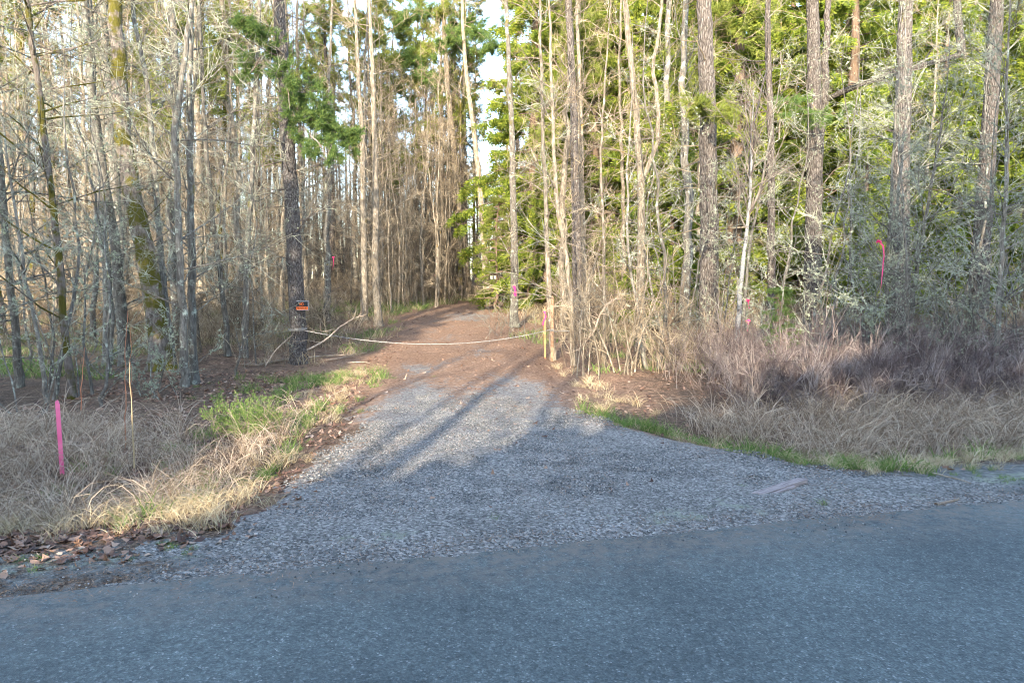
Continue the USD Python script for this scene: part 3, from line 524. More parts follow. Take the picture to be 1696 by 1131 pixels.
def cedar_proto(seed, total, r0, n1, len1, mat='cedar_leaf', z0=.8, per=12, sc=1.5, shape=FROND, dr=1.1, n2=8):
    def build(p):
        rng = np.random.default_rng(seed)
        T, s, tot = centre([(0, 0, 0), (.05, .02, total * .5), (0, .1, total)], total, rng, step=.6, wob=.02); R = r0 * np.clip(1 - (s / tot) * .95, .04, 1)
        zz = z0 + (tot * .97 - z0) * np.linspace(0, 1, n1) ** .9
        pp = np.stack([np.interp(zz, s, T[:, i]) for i in range(3)], 1); az = np.arange(n1) * 2.4 + rng.normal(0, .3, n1)
        L = len1 * (1.05 - zz / tot) ** .75 * rng.uniform(.65, 1.15, n1)
        d = np.stack([np.cos(az), np.sin(az), .15 + 0 * az], 1)
        P1 = walk(rng, pp, d, L, 8, .07, -.09); r1 = np.full(n1, .022) * (L / len1 + .3)
        P1[:, -2:, 2] += (L * .06)[:, None] * np.array([.4, 1.0])
        p2, d2, i2, t2 = sprout(rng, P1, n2, .15, 1.0, .9); d2 = unit(d2 * np.array([1, 1, .25]) + np.array([0, 0, -.25]))
        P2 = walk(rng, p2, d2, L[i2] * .32 * (1.2 - .7 * t2) * rng.uniform(.6, 1.2, len(i2)), 5, .08, -.12)
        fol = join(sprays(rng, P2, per, shape, sc, dr, .1, mat == 'cedar_leaf'), sprays(rng, P1, per, shape, sc, dr, .25, mat == 'cedar_leaf'))
        obj('trunk', trunk_mesh(rng, T, R, 12, .7), 'bark_cedar', p, smooth=True)
        obj('limbs', tubes(P1, taper(r1, 8, .25), 4), 'bark_cedar', p, kind='stuff')
        obj('twigs', tubes(P2, taper(np.full(len(i2), .006), 5, .4), 3), 'twig_dark', p, kind='stuff')
        obj('foliage', fol, mat, p, kind='stuff')
    return build
CED = [proto('cedar_form_0', cedar_proto(971, 16, .30, 95, 3.4)), proto('cedar_form_1', cedar_proto(972, 13, .24, 85, 2.8)), proto('cedar_form_2', cedar_proto(973, 9, .14, 70, 2.0))]
FIRY = proto('yellow_fir_form', cedar_proto(983, 3.2, .035, 46, .8, 'fir_leaf', .15, 8, 1.0, FIRTUFT, .05, 7))
FIR = proto('young_fir_form', cedar_proto(981, 3.2, .035, 46, .8, 'pine_leaf', .15, 8, 1.0, FIRTUFT, .05, 7))

def gz(x, y): return float(height(x, y)) - .04
LSAP = [proto(f'lichen_sapling_form_{i}', bare_proto(930 + i, h, r, 26, 1.2, 'bark_grey', 'twig_lichen', 5, 2, .16, .0055, .003, .012, .4, 230, .5, .95, .03)) for i, (h, r) in enumerate([(5.5, .026), (6.5, .034), (4.2, .02), (7.5, .042)])]
R0 = np.random.default_rng(77)
# cedars: far right and behind, told apart by what stands before them
ced_sites = [(886, 29.0, 0, 'dark trunked cedar with drooping sprays right of the pink flagged trunk'), (985, 27, 1, 'bright green cedar filling the gap behind the sunlit pine'), (1035, 31, 0, 'tall yellow green cedar behind the forked tree'),
             (1095, 26, 1, 'sunlit cedar between the forked tree and the thickest pine'), (1140, 32, 0, 'tall cedar rising behind the left side of the thickest pine'), (1215, 24, 0, 'dense deep green cedar right behind the white birch'), (1265, 30, 0, 'tall bright cedar seen above the birch twigs'),
             (1330, 27, 1, 'shaded cedar behind the broad half shaded pine'), (1400, 25, 0, 'cedar behind the broken leaning log'), (1450, 30, 0, 'tall cedar left behind the ribbon pine'), (1550, 25, 1, 'dark cedar between the ribbon pine and the right leaning pine'), (1600, 31, 0, 'tall cedar rising behind the right leaning pine'),
             (1672, 25, 0, 'cedar at the right edge of the picture behind the leaning pine'), (1750, 30, 0, 'cedar half cut off by the right edge of the picture'), (925, 38, 0, 'distant cedar seen between the rope post stems'), (1360, 36, 0, 'far tall cedar above the double topped pine')]
ced_far = [(940, 35), (1000, 37), (1060, 36), (1120, 38), (1180, 35), (1240, 37), (1300, 35), (1390, 33), (1440, 37), (1490, 33), (1530, 36), (1580, 35), (1640, 33), (1690, 36), (1010, 30), (1160, 28), (1480, 27)]
for i, (px, y, k, lab) in enumerate(ced_sites):
    p = at_depth(px, 480, y); sc = R0.uniform(.9, 1.12)
    dup(CED[k], 'cedar_tree', (p[0], p[1], gz(p[0], p[1])), R0.uniform(0, 360), sc, lab, 'cedar tree')
for px, y in ced_far:
    p = at_depth(px, 480, y)
    dup(CED[0], 'cedar_tree', (p[0], p[1], gz(p[0], p[1])), R0.uniform(0, 360), R0.uniform(1.15, 1.4) if y > 31 else 1.0, 'tall yellow green cedar in the far screen of cedars on the right', 'cedar tree', 'far screen of cedars on the right')
# small cedars and young firs
for px, y, k, sc, lab in [(1110, 19.5, 2, .75, 'low bushy cedar between the forked tree and the thickest pine'), (1580, 20, 2, .9, 'low dark cedar in the shade between the two right pines'), (1425, 20, 2, .8, 'low cedar in the shade left of the pink ribbon'),
                          (905, 26.5, 2, .7, 'young cedar leaning over the drive behind the rope post'), (1690, 19, 2, 1.0, 'low cedar at the far right behind the lichen shrubs')]:
    p = at_depth(px, 500, y); dup(CED[k], 'cedar_tree', (p[0], p[1], gz(p[0], p[1])), R0.uniform(0, 360), sc, lab, 'cedar tree')
for px, y, sc, lab in [(1288, 10.8, .62, 'soft green young fir right of the birch foot'), (822, 27, 1.6, 'yellow green young fir at the right bend of the drive')]:
    p = at_depth(px, 560, y); dup(FIRY if px < 1000 else FIR, 'young_fir', (p[0], p[1], gz(p[0], p[1])), R0.uniform(0, 360), sc, lab, 'fir tree')

# woods behind: slender bare trees
def clear(x, y, pts, dmin): return all((x - a) ** 2 + (y - b) ** 2 > dmin ** 2 for a, b in pts)
pts, n_b = [], 0
LABB = 'slender bare alder among many in the sunlit woods behind'
tries = 0
while n_b < 290 and tries < 20000:
    tries += 1
    y = 15 + 36 * R0.uniform() ** .85; x = R0.uniform(-.82 * y - 1, .80 * y + 1)
    dd = float(drive_d(np.array(x), np.array(y)))
    if dd > -.9: continue
    px = W / 2 + x / y * F
    if 860 < px and R0.uniform() < (.6 if px < 960 else .86): continue
    if 380 < px < 860 and y < 18: continue
    if 660 < px < 850 and y < 27: continue
    cor = y > 24 and -.19 < x / y < -.10
    if y < 29 and -.27 < x / y < -.10 and R0.uniform() < .6: continue
    if not clear(x, y, pts, .75): continue
    pts.append((x, y)); n_b += 1
    k = R0.integers(0, 8) if not cor else (5, 7)[R0.integers(0, 2)]; sc = R0.uniform(.85, 1.25) if not cor else R0.uniform(.7, .95)
    dup(ALD[k], 'bare_alder', (x, y, gz(x, y)), R0.uniform(0, 360), (sc, sc, sc * R0.uniform(.9, 1.1)), LABB, 'tree', 'bare alders in the woods')
for q in range(95):
    y = R0.uniform(28, 50); x = R0.uniform(-.205, -.085) * y
    if float(drive_d(np.array(x), np.array(y))) > -.5: continue
    sc = (1.6 + (.24 if -.168 < x / y < -.13 else .33) * y) / 8.0 * R0.uniform(.75, 1.1)
    dup(ALD[(5, 7, 2)[q % 3]], 'bare_alder', (x, y, gz(x, y)), R0.uniform(0, 360), (sc * .85, sc * .85, sc * (1 if q % 3 < 2 else .75)), 'slender bare alder closing off the far end of the drive', 'tree', 'bare alders at the end of the drive')
tall = [(-3.6, 35, 2), (-2.6, 39, 0), (-6.5, 44, 0), (-5.4, 47, 0), (-7.6, 42, 2), (-6.9, 33, 2), (-7.9, 38, 0), (-9.0, 19.5, 2), (-16.5, 21, 0), (-13.5, 30, 0), (2.6, 25.5, 2), (5.8, 22, 2), (-7.5, 25, 2), (-10.5, 27, 0), (-8.4, 46, 0), (-15, 26, 2), (-19, 28, 0), (1.4, 33, 2), (3.5, 30, 0), (-22, 31, 2), (-12.5, 22, 2), (-9, 33, 0), (-13, 40, 1), (-2.9, 42, 2), (-20, 38, 0), (2.5, 40, 0), (-16, 31, 2), (-24, 45, 0), (-29, 42, 1), (-11.5, 47, 0), (7, 44, 1), (-18.5, 47, 0), (0, 48, 1)]
for x, y, k in tall:
    dup(PIN[k], 'tall_pine', (x, y, gz(x, y)), R0.uniform(0, 360), R0.uniform(.9, 1.15), 'tall green topped pine rising out of the bare woods behind', 'pine tree', 'tall pines in the woods')

# ---------------------------------------------------------------- scattered stuff
def instancer(name, protos, pos, rot_z, scale, label, cat, tilt=None, kind='stuff', normals=None):
    """protos: list of (mesh, material)"""
    pi = UsdGeom.PointInstancer.Define(stage, '/World/' + numbered(name)); root = str(pi.GetPath()); rel = []
    for i, parts_ in enumerate(protos):
        if isinstance(parts_, (str, Sdf.Path)):
            x = UsdGeom.Xform.Define(stage, f'{root}/form_{i:03d}'); x.GetPrim().GetReferences().AddInternalReference(parts_); rel.append(x.GetPath()); continue
        x = UsdGeom.Xform.Define(stage, f'{root}/form_{i:03d}')
        for nm, me, ma in parts_: obj(nm, me, ma, x.GetPrim())
        rel.append(x.GetPath())
    pi.CreatePrototypesRel().SetTargets(rel); n = len(pos); rr = np.random.default_rng(n)
    pi.CreateProtoIndicesAttr(Vt.IntArray.FromNumpy(rr.integers(0, len(protos), n).astype(np.int32)))
    pi.CreatePositionsAttr(Vt.Vec3fArray.FromNumpy(np.asarray(pos, np.float32)))
    z = np.radians(rot_z) / 2; q = np.stack([np.cos(z), 0 * z, 0 * z, np.sin(z)], 1)
    if normals is not None:
        ax = np.cross([0, 0, 1.0], normals); w = 1 + normals[:, 2]; t = unit(np.c_[w, ax])
        a, b = t, q
        q = np.stack([a[:, 0] * b[:, 0] - (a[:, 1:] * b[:, 1:]).sum(1), *(a[:, :1] * b[:, 1:] + b[:, :1] * a[:, 1:] + np.cross(a[:, 1:], b[:, 1:])).T], 1)
    pi.CreateOrientationsAttr(Vt.QuathArray([Gf.Quath(float(a), float(b), float(c), float(d)) for a, b, c, d in q]))
    sc = np.asarray(scale, float); sc = sc[:, None] * np.ones(3) if sc.ndim == 1 else sc
    pi.CreateScalesAttr(Vt.Vec3fArray.FromNumpy(sc.astype(np.float32)))
    return tag(pi.GetPrim(), label, cat, kind=kind)
def scatter(rng, n, box, keep):
    x, y = rng.uniform(box[0], box[1], n), rng.uniform(box[2], box[3], n)
    k = keep(x, y) > rng.uniform(0, 1, n); return x[k], y[k]
def nrm(x, y, e=.05):
    return unit(np.stack([height(x - e, y) - height(x + e, y), height(x, y - e) - height(x, y + e), np.full_like(x, 2 * e)], 1))
def clump(rng, n, hgt, spread, width, lean, bend, k=5):
    """a tuft of grass blades"""
    P0 = np.c_[rng.normal(0, spread, (n, 2)), np.full(n, -.02)]; az = rng.uniform(0, 2 * PI, n)
    d = np.c_[np.cos(az) * lean, np.sin(az) * lean, np.ones(n)] + rng.normal(0, .12, (n, 3)); L = hgt * rng.uniform(.45, 1.15, n)
    d = unit(d); P = [P0]; b = np.c_[np.cos(az), np.sin(az), -np.full(n, .9)] * (bend * rng.uniform(.3, 1.6, n))[:, None]
    for i in range(k - 1):
        P.append(P[-1] + d * (L / (k - 1))[:, None]); d = unit(d + b * ((i + 1) / k) ** 1.3 * 2.2)
    P = np.stack(P, 1); s = unit(np.cross(P[:, -1] - P[:, 0] + [0, 0, 1e-3], rng.normal(0, 1, (n, 3))))
    return ribbons(P, width * rng.uniform(.7, 1.3, n)[:, None] * np.array([.7, 1, .9, .6, .12])[:k][None], s)
g_ = np.random.default_rng(31)
DEAD = [[('blades', clump(g_, 22, h, .10, .0068, .42, .6), 'dead_grass')] for h in (.75, .62, .9, .5, .7)]
STRAW = [[('blades', clump(g_, 34, h, .05, .005, .45, .5), 'straw_grass')] for h in (.22, .3, .17, .26)]
GREEN = [[('blades', clump(g_, 40, h, .06, .006, .4, .45), 'green_grass')] for h in (.16, .22, .13, .26)]
FAR_GREEN = [[('blades', clump(g_, 40, h, .2, .011, .4, .45), 'green_grass')] for h in (.35, .45, .28)]
FAR_STRAW = [[('blades', clump(g_, 40, h, .2, .008, .4, .45), 'straw_grass')] for h in (.4, .55, .3)]
def lefty(x, y): return sstep(-.5, -1.3, x - left(y))                     # left of the drive
def righty(x, y): return sstep(.5, 1.2, x - right(y))
rg = np.random.default_rng(41)
# tall dead grass in both roadside hollows
x1, y1 = scatter(rg, 2500, (-9, -1.8, 4.0, 9.2), lambda x, y: lefty(x, y) * sstep(1.25, 1.9, road_s(x, y)) * sstep(8.8, 6.8, y) * (.25 + 1.1 * (fb(x, y, .8, 51) > .47)))
x2, y2 = scatter(rg, 4000, (1.2, 11, 5.2, 11.5), lambda x, y: sstep(.9, 1.8, x - right(y)) * sstep(1.7 , 2.5, road_s(x, y)) * sstep(4.4, 2.9, road_s(x, y)) * (.3 + .9 * (fb(x, y, .8, 52) > .45)))
x, y = np.r_[x1, x2], np.r_[y1, y2]
instancer('dead_grass', DEAD, np.c_[x, y, height(x, y)], rg.uniform(0, 360, len(x)), rg.uniform(.4, .95, len(x)) * np.where(x < 0, .82, 1), 'tall bleached dead grass bent over in the roadside hollows', 'grass')
# short straw grass on the verges and in the woods' edge
x, y = scatter(rg, 9000, (-8, 9, 3.6, 13), lambda x, y: np.clip((sstep(.45, .9, road_s(x, y)) * sstep(2.2, 1.2, road_s(x, y)) * ((x < -1.6) + (x > 1.0)) * .55 + .3 * sstep(-.05, -.35, drive_d(x, y)) * sstep(-1.3, -.6, drive_d(x, y)) * (road_s(x, y) > 1)) * sstep(.15, -.25, drive_d(x, y)) * (fb(x, y, 1.4, 53) > .47), 0, 1))
instancer('straw_grass', STRAW, np.c_[x, y, height(x, y)], rg.uniform(0, 360, len(x)), rg.uniform(.45, 1.05, len(x)), 'short straw coloured grass along the edges of the drive', 'grass')
# green grass
def gmask(x, y):
    s = road_s(x, y)
    rv = np.exp(-((s - 1.6) / .6) ** 2) * sstep(.1, .5, x - right(y)) * (.12 + .88 * sstep(3.8, 2.5, x))
    lv = np.exp(-(((x + 3.1) / .8) ** 2 + ((y - 5.7) / .7) ** 2)) + .8 * np.exp(-(((x + 2.9) / .7) ** 2 + ((y - 8.6) / 1.4) ** 2)) + .8 * np.exp(-(((x + 3.6) / 1.0) ** 2 + ((y - 11.2) / 1.0) ** 2))
    rv = rv * (.3 + .7 * (fb(x, y, 2.0, 70) > .47))
    rv = np.maximum(rv, .6 * (fb(x, y, 2.4, 71) > .46) * np.exp(-((x - right(y) - .5) / .38) ** 2) * sstep(5.2, 5.7, y) * sstep(8.8, 8.0, y))
    lv = lv + .9 * np.exp(-((x - left(y) + .95) / .3) ** 2) * sstep(4.9, 5.4, y) * sstep(9.0, 7.5, y)
    bl = .8 * np.exp(-((s - .45) / .15) ** 2) * (fb(x, y, 1.3, 54) > .56) * .5
    return np.clip(rv + .3 * lv * (fb(x, y, 1.6, 55) > .47) + bl, 0, 1)
x, y = scatter(rg, 16000, (-6, 6, 3.6, 13), gmask)
sc = np.where(road_s(x, y) < .75, .3, rg.uniform(.35, 1.1, len(x)))
instancer('green_grass', GREEN, np.c_[x, y, height(x, y)], rg.uniform(0, 360, len(x)), sc, 'fresh green grass on the verges beside the gravel', 'grass')
x, y = scatter(rg, 5200, (-30, 24, 12, 42), lambda x, y: sstep(-.3, -1.0, drive_d(x, y)) * (fb(x, y, .3, 56) > .47) * (np.abs(x) < .8 * y + 1) * np.where(x < 0, .8, .3))
instancer('woodland_grass', FAR_GREEN, np.c_[x, y, height(x, y)], rg.uniform(0, 360, len(x)), rg.uniform(.5, 1.1, len(x)), 'light green grass growing between the trunks of the woods', 'grass')
x, y = scatter(rg, 5200, (-30, 24, 13.5, 46), lambda x, y: sstep(-.3, -1.0, drive_d(x, y)) * (np.abs(x) < .8 * y + 1) * .7 * (fb(x, y, .4, 57) > .45))
instancer('woodland_straw', FAR_STRAW, np.c_[x, y, height(x, y)], rg.uniform(0, 360, len(x)), rg.uniform(.5, 1.2, len(x)), 'dry straw grass between the trunks of the woods', 'grass')
# brush: low dense bare twigs
def brush(rng, n, hgt, spread, r1=.004, n2=5, n3=3):
    P0 = np.c_[rng.normal(0, spread, (n, 2)), np.full(n, -.03)]; d = np.c_[rng.normal(0, .35, (n, 2)), np.ones(n)]
    P1 = walk(rng, P0, d, hgt * rng.uniform(.5, 1.2, n), 6, .14, 0); p, dd_, i, t = sprout(rng, P1, n2, .25, 1, .6)
    P2 = walk(rng, p, dd_, hgt * .35 * rng.uniform(.4, 1.2, len(i)), 4, .2, .02); p, dd_, i, t = sprout(rng, P2, n3, .2, 1, .6)
    P3 = walk(rng, p, dd_, hgt * .16 * rng.uniform(.4, 1.2, len(i)), 3, .2, .02)
    return join(tubes(P1, taper(np.full(n, r1), 6, .5), 4), tubes(P2, np.full((len(P2), 4), r1 * .6), 3), tubes(P3, np.full((len(P3), 3), r1 * .42), 3))
BR = [[('twigs', brush(g_, 11, h, .26, .005, 5, 2), 'brush_twig')] for h in (1.2, 1.0, 1.4, .85)]
x, y = scatter(rg, 3400, (1.8, 15, 6.5, 16), lambda x, y: sstep(1.6, 2.8, x - right(y)) * sstep(3.2, 4.2, road_s(x, y)) * sstep(15.5, 11, y) * sstep(2.4, 4.4, x) * .5)
instancer('bramble_thicket', BR, np.c_[x, y, height(x, y)], rg.uniform(0, 360, len(x)), rg.uniform(.55, 1.0, len(x)), 'low purple brown thicket of bare twigs right of the drive', 'thicket')
TB = [[('twigs', brush(g_, 14, h, .3, .006, 5, 3), 'twig_tan')] for h in (1.2, 1.6, .9)]
x, y = scatter(rg, 2600, (-30, 22, 11, 44), lambda x, y: sstep(-.7, -1.6, drive_d(x, y)) * (np.abs(x) < .8 * y + 1) * np.where((y < 15.5) & (x > -6.5) & (x < -2.0), 0, 1) * np.where((x < 0) & (y < 15), .15, np.where(x < 0, .55, .3)) * (fb(x, y, .5, 58) > .42))
instancer('undergrowth', TB, np.c_[x, y, height(x, y)], rg.uniform(0, 360, len(x)), rg.uniform(.5, 1.3, len(x)), 'thin bare undergrowth between the trunks of the woods', 'undergrowth')
# gravel stones
def stones(rng, n, rad, lo, hi):
    ico = trimesh.creation.icosahedron(); v, f = ico.vertices, ico.faces
    r = rad * np.sqrt(rng.uniform(0, 1, n)); a = rng.uniform(0, 2 * PI, n); size = rng.uniform(lo, hi, n) ** 1.0 * .5
    p = np.c_[r * np.cos(a), r * np.sin(a), size * .15]
    V = v[None] * (1 + rng.normal(0, .16, (n, len(v), 1))) * (rng.uniform(.6, 1.2, (n, 1, 3)) * np.array([1, 1, .62]))
    c, s = np.cos(a * 7)[:, None], np.sin(a * 7)[:, None]
    V = np.stack([V[..., 0] * c - V[..., 1] * s, V[..., 0] * s + V[..., 1] * c, V[..., 2]], -1) * size[:, None, None] + p[:, None]
    return V.reshape(-1, 3), (f[None] + (np.arange(n) * len(v))[:, None, None]).reshape(-1, 3)
ST = [[('stones', stones(g_, 420, .36, .007, .026), 'stone')] for _ in range(5)]
def gm(x, y): return sstep(.0, .35, drive_d(x, y) + (fb(x, y, 1.7, 41, 4) - .5) * .8) * sstep(.5, .8, road_s(x, y)) * (.12 + .88 * sstep(.36, .56, fb(x, y * .6, .9, 61))) * sstep(11, 6.8, y)
x, y = scatter(rg, 2300, (-2.8, 4.8, 3.6, 12.5), gm)
zst = height(x, y) + .012
instancer('loose_gravel', ST, np.c_[x, y, zst], rg.uniform(0, 360, len(x)), rg.uniform(.5, .95, len(x)) , 'loose blue grey crushed stone lying on the drive', 'gravel', normals=nrm(x, y, .2))
x, y = scatter(rg, 1300, (-6, 6, 2.4, 6.5), lambda x, y: np.exp(-((road_s(x, y) - .08) / .3) ** 2) * .6)
instancer('shoulder_grit', [[('stones', stones(g_, 90, .3, .004, .014), 'stone')] for _ in range(3)], np.c_[x, y, np.where(road_s(x, y) < .15, np.maximum(.05 - .05 * (2 * np.clip(-road_s(x, y), 0, 9) / ROADW - 1) ** 2, height(x, y)), height(x, y)) + .005], rg.uniform(0, 360, len(x)), np.ones(len(x)), 'fine grit along the edge of the asphalt', 'grit', normals=nrm(x, y, .2))
# fallen leaves and needles
def leaf_mesh(rng, x, y, lo, hi, lift=.012):
    n = len(x); a = np.array([0, .9, 1.9, 2.7, PI, -2.7, -1.9, -.9]); rad = np.array([1, .62, .85, .5, .8, .5, .85, .62])
    sh = np.c_[np.cos(a) * rad, np.sin(a) * rad * .8, np.zeros(8)]; sh = np.vstack([[0, 0, 0], sh])
    c = rng.normal(0, .45, (n, 1)); V = np.repeat(sh[None], n, 0) * (1 + rng.normal(0, .15, (n, 9, 1))); V[..., 2] = c * V[..., 0] ** 2 + rng.normal(0, .4, (n, 1)) * V[..., 1] ** 2
    nn = unit(nrm(x, y) + rng.normal(0, .28, (n, 3))); d = unit(np.cross(nn, rng.normal(0, 1, (n, 3)))); e = np.cross(nn, d); s = rng.uniform(lo, hi, n)[:, None, None] * .5
    P = np.c_[x, y, height(x, y) + lift][:, None] + s * (V[..., :1] * d[:, None] + V[..., 1:2] * e[:, None] + V[..., 2:] * nn[:, None])
    f = np.array([(0, i, i % 8 + 1) for i in range(1, 9)])
    return P.reshape(-1, 3), (f[None] + (np.arange(n) * 9)[:, None, None]).reshape(-1, 3)
x1, y1 = scatter(rg, 22000, (-7, -1.2, 3.4, 13), lambda x, y: sstep(.1, -.4, drive_d(x, y)) * sstep(.25, .8, road_s(x, y)) * (.35 + .65 * (fb(x, y, 1.1, 63) > .45)) * .6)
x5, y5 = scatter(rg, 9000, (-6, -1.3, 2.4, 6.5), lambda x, y: sstep(.2, .6, road_s(x, y)) * sstep(1.9, 1.1, road_s(x, y)) * sstep(.35, -.3, drive_d(x, y)) * (.3 + .7 * (fb(x, y, 1.8, 69) > .45)))
x2, y2 = scatter(rg, 6000, (-2.6, 7, 4.4, 13), lambda x, y: sstep(-.1, -.5, drive_d(x, y)) * sstep(.6, 1.1, road_s(x, y)) * .5 + .10 * (drive_d(x, y) > -.1) * (road_s(x, y) > .5))
x3, y3 = scatter(rg, 5000, (-14, 8, 13, 28), lambda x, y: .5 * (np.abs(x) < .8 * y) * sstep(.6, -.2, drive_d(x, y)))
x4, y4 = scatter(rg, 9000, (-4, 2, 7, 34), lambda x, y: (drive_d(x, y) > -.5) * sstep(6, 11, y) * (.2 + .8 * (fb(x, y, .9, 67) > .48)))
x, y = np.r_[x1, x2, x3, x4, x5], np.r_[y1, y2, y3, y4, y5]
tag(obj('fallen_leaves', leaf_mesh(rg, x, y, .03, .10), 'leaf_litter'), 'brown fallen leaves strewn over the verges and forest floor', 'leaves', kind='stuff')
def needle_mesh(rng, x, y):
    n = len(x); a = rng.uniform(0, 2 * PI, n); L = rng.uniform(.02, .055, n); d = np.c_[np.cos(a), np.sin(a), rng.normal(0, .15, n)]
    P0 = np.c_[x, y, np.where(road_s(x, y) < .3, np.maximum(height(x, y), .004), height(x, y)) + rng.uniform(.016, .034, n)]; s = np.c_[-np.sin(a), np.cos(a), 0 * a] * .0022
    v = np.stack([P0 - s, P0 + s, P0 + d * L[:, None]], 1).reshape(-1, 3); return v, np.arange(3 * n).reshape(-1, 3)
x, y = scatter(rg, 150000, (-3.4, 2.6, 4.4, 17), lambda x, y: np.clip((fb(x, y * .5, 1.1, 65) - .42) * 3.2 * (.45 + .75 * sstep(7, 12, y)), 0, 1) * (drive_d(x, y) > -.6))
xe, ye = scatter(rg, 30000, (-5, 5.5, 2.6, 6.0), lambda x, y: np.exp(-((road_s(x, y) - .02 + (fb(x, y, 1.5, 68) - .5) * .5) / .14) ** 2) * .9)
x, y = np.r_[x, xe], np.r_[y, ye]
tag(obj('fallen_needles', needle_mesh(rg, x, y), 'needle_litter'), 'rust brown pine needles spread over the drive', 'needles', kind='stuff')

# ---------------------------------------------------------------- man made things and sticks
def bar(points, r, sides=8, end=.6, wob=0.0, seed=0):
    rr = np.random.default_rng(seed); p = np.array(points, float); T, s, tot = centre(p, 0, rr, step=.12, wob=wob)
    return tubes(T[None], (r * np.linspace(1, end, len(T)))[None], sides)
# no trespassing sign on the pine
c = at_depth(499.5, 506, pine_y - .175); wS, hS = .262, .205
sg = thing('warning_sign', 'small black and orange no trespassing sign nailed to the dark pine', 'sign', c, rotz=3)
def plate(w, h, t, y=0, cx=0, cz=0):
    b = trimesh.creation.box([w, t, h]); b.apply_translation([cx, y, cz]); return b.vertices, b.faces
nx = 14; a = np.linspace(-.5, .5, nx); bow = lambda xx: .035 * (xx / wS * 2) ** 2
def curved(w, h, y0, cz):
    xs = np.linspace(-w / 2, w / 2, nx); v = []
    for yy in (0, .003):
        for zz in (cz - h / 2, cz + h / 2):
            v += [(q, y0 + yy + bow(q), zz) for q in xs]
    v = np.array(v); f = []
    for i in range(nx - 1):
        A_, B_, C_, D_ = i, nx + i, 2 * nx + i, 3 * nx + i
        f += [(A_, A_ + 1, B_ + 1), (A_, B_ + 1, B_), (C_, D_ + 1, C_ + 1), (C_, D_, D_ + 1), (B_, B_ + 1, D_ + 1), (B_, D_ + 1, D_), (A_, C_ + 1, A_ + 1), (A_, C_, C_ + 1)]
    e = nx - 1; f += [(0, nx, 3 * nx), (0, 3 * nx, 2 * nx), (e, 3 * nx + e, nx + e), (e, 2 * nx + e, 3 * nx + e)]
    return v, np.array(f)
obj('board', curved(wS, hS, 0, 0), 'sign_silver', sg)
obj('black_panel', curved(wS * .92, hS * .50, -.004, hS * .14), 'sign_black', sg)
obj('orange_panel', curved(wS * .92, hS * .30, -.004, -hS * .27), 'sign_orange', sg)
def letters(text, h, maxw, z, mat, nm):
    m = meshkit.text_mesh(text, h, .0015, bold=True); v = np.array(m.vertices); w_ = v[:, 0].max() - v[:, 0].min()
    v[:, 0] -= (v[:, 0].max() + v[:, 0].min()) / 2
    if w_ > maxw: v[:, 0] *= maxw / w_
    q = np.c_[v[:, 0], -.0062 + bow(v[:, 0]) - v[:, 2], v[:, 1] + z]
    obj(nm, (q, np.array(m.faces)), mat, sg)
letters('NO', hS * .27, wS * .30, hS * .0, 'sign_orange', 'lettering')
letters('TRESPASSING', hS * .18, wS * .84, -hS * .36, 'sign_black', 'lettering')
for k in (-1, 1):
    nl = trimesh.creation.cylinder(radius=.005, height=.008, sections=8); nl.apply_transform(trimesh.transformations.rotation_matrix(PI / 2, [1, 0, 0])); nl.apply_translation([k * wS * .38, -.004 + bow(wS * .38), hS * .45])
    obj('nail', nl, 'rusty_iron', sg)
# rope: three twisted strands, wound twice round the pine, sagging over the drive to the post
post = on_ground(914, 598); py_ = post[1]
rc = np.array([at_depth(493, 546, pine_y)[0], pine_y, at_depth(493, 546, pine_y)[2]])
pr = 27 * pine_y / F / 2 * 1.02 + .012
th = np.linspace(-PI * .5 - 4 * PI, -PI * .15, 60)
wrap = np.c_[rc[0] + pr * np.cos(th), rc[1] + pr * np.sin(th), rc[2] + np.linspace(.035, -.01, 60)]
e0 = wrap[-1]; e1 = np.array([post[0] + .0, py_ - .03, at_depth(914, 545, py_)[2]])
t = np.linspace(0, 1, 70)[1:, None]; span = e0 + (e1 - e0) * t; low = min(e0[2], e1[2])
span[:, 2] -= .30 * 4 * (t[:, 0] * (1 - t[:, 0])) * (1 + .2 * (t[:, 0] - .5))
pth = np.linspace(-PI * .6, PI * 1.4 + 2 * PI, 40)[1:]; wrap2 = np.c_[post[0] + .042 * np.cos(pth), py_ + .042 * np.sin(pth), e1[2] + np.linspace(0, -.03, 39)]
tail = wrap2[-1] + np.array([[.08, .0, -.02], [.25, .02, .0], [.42, .05, -.02]])
line = np.vstack([wrap, span, wrap2, tail])
dl = np.r_[0, np.cumsum(np.linalg.norm(np.diff(line, axis=0), axis=1))]; ss = np.arange(0, dl[-1], .03); L = np.stack([np.interp(ss, dl, line[:, i]) for i in range(3)], 1)
T_ = unit(np.gradient(L, axis=0)); N_ = unit(np.cross(T_, [0, 0, 1.0])); B_ = np.cross(T_, N_)
rp = thing('rope', 'pale twisted rope sagging across the drive from the pine to the post', 'rope')
for k in range(3):
    ph = ss * 55 + k * 2 * PI / 3
    obj('strand', tubes((L + .0046 * (N_ * np.cos(ph)[:, None] + B_ * np.sin(ph)[:, None]))[None], np.full((1, len(L)), .0052), 5), 'rope_fibre', rp)
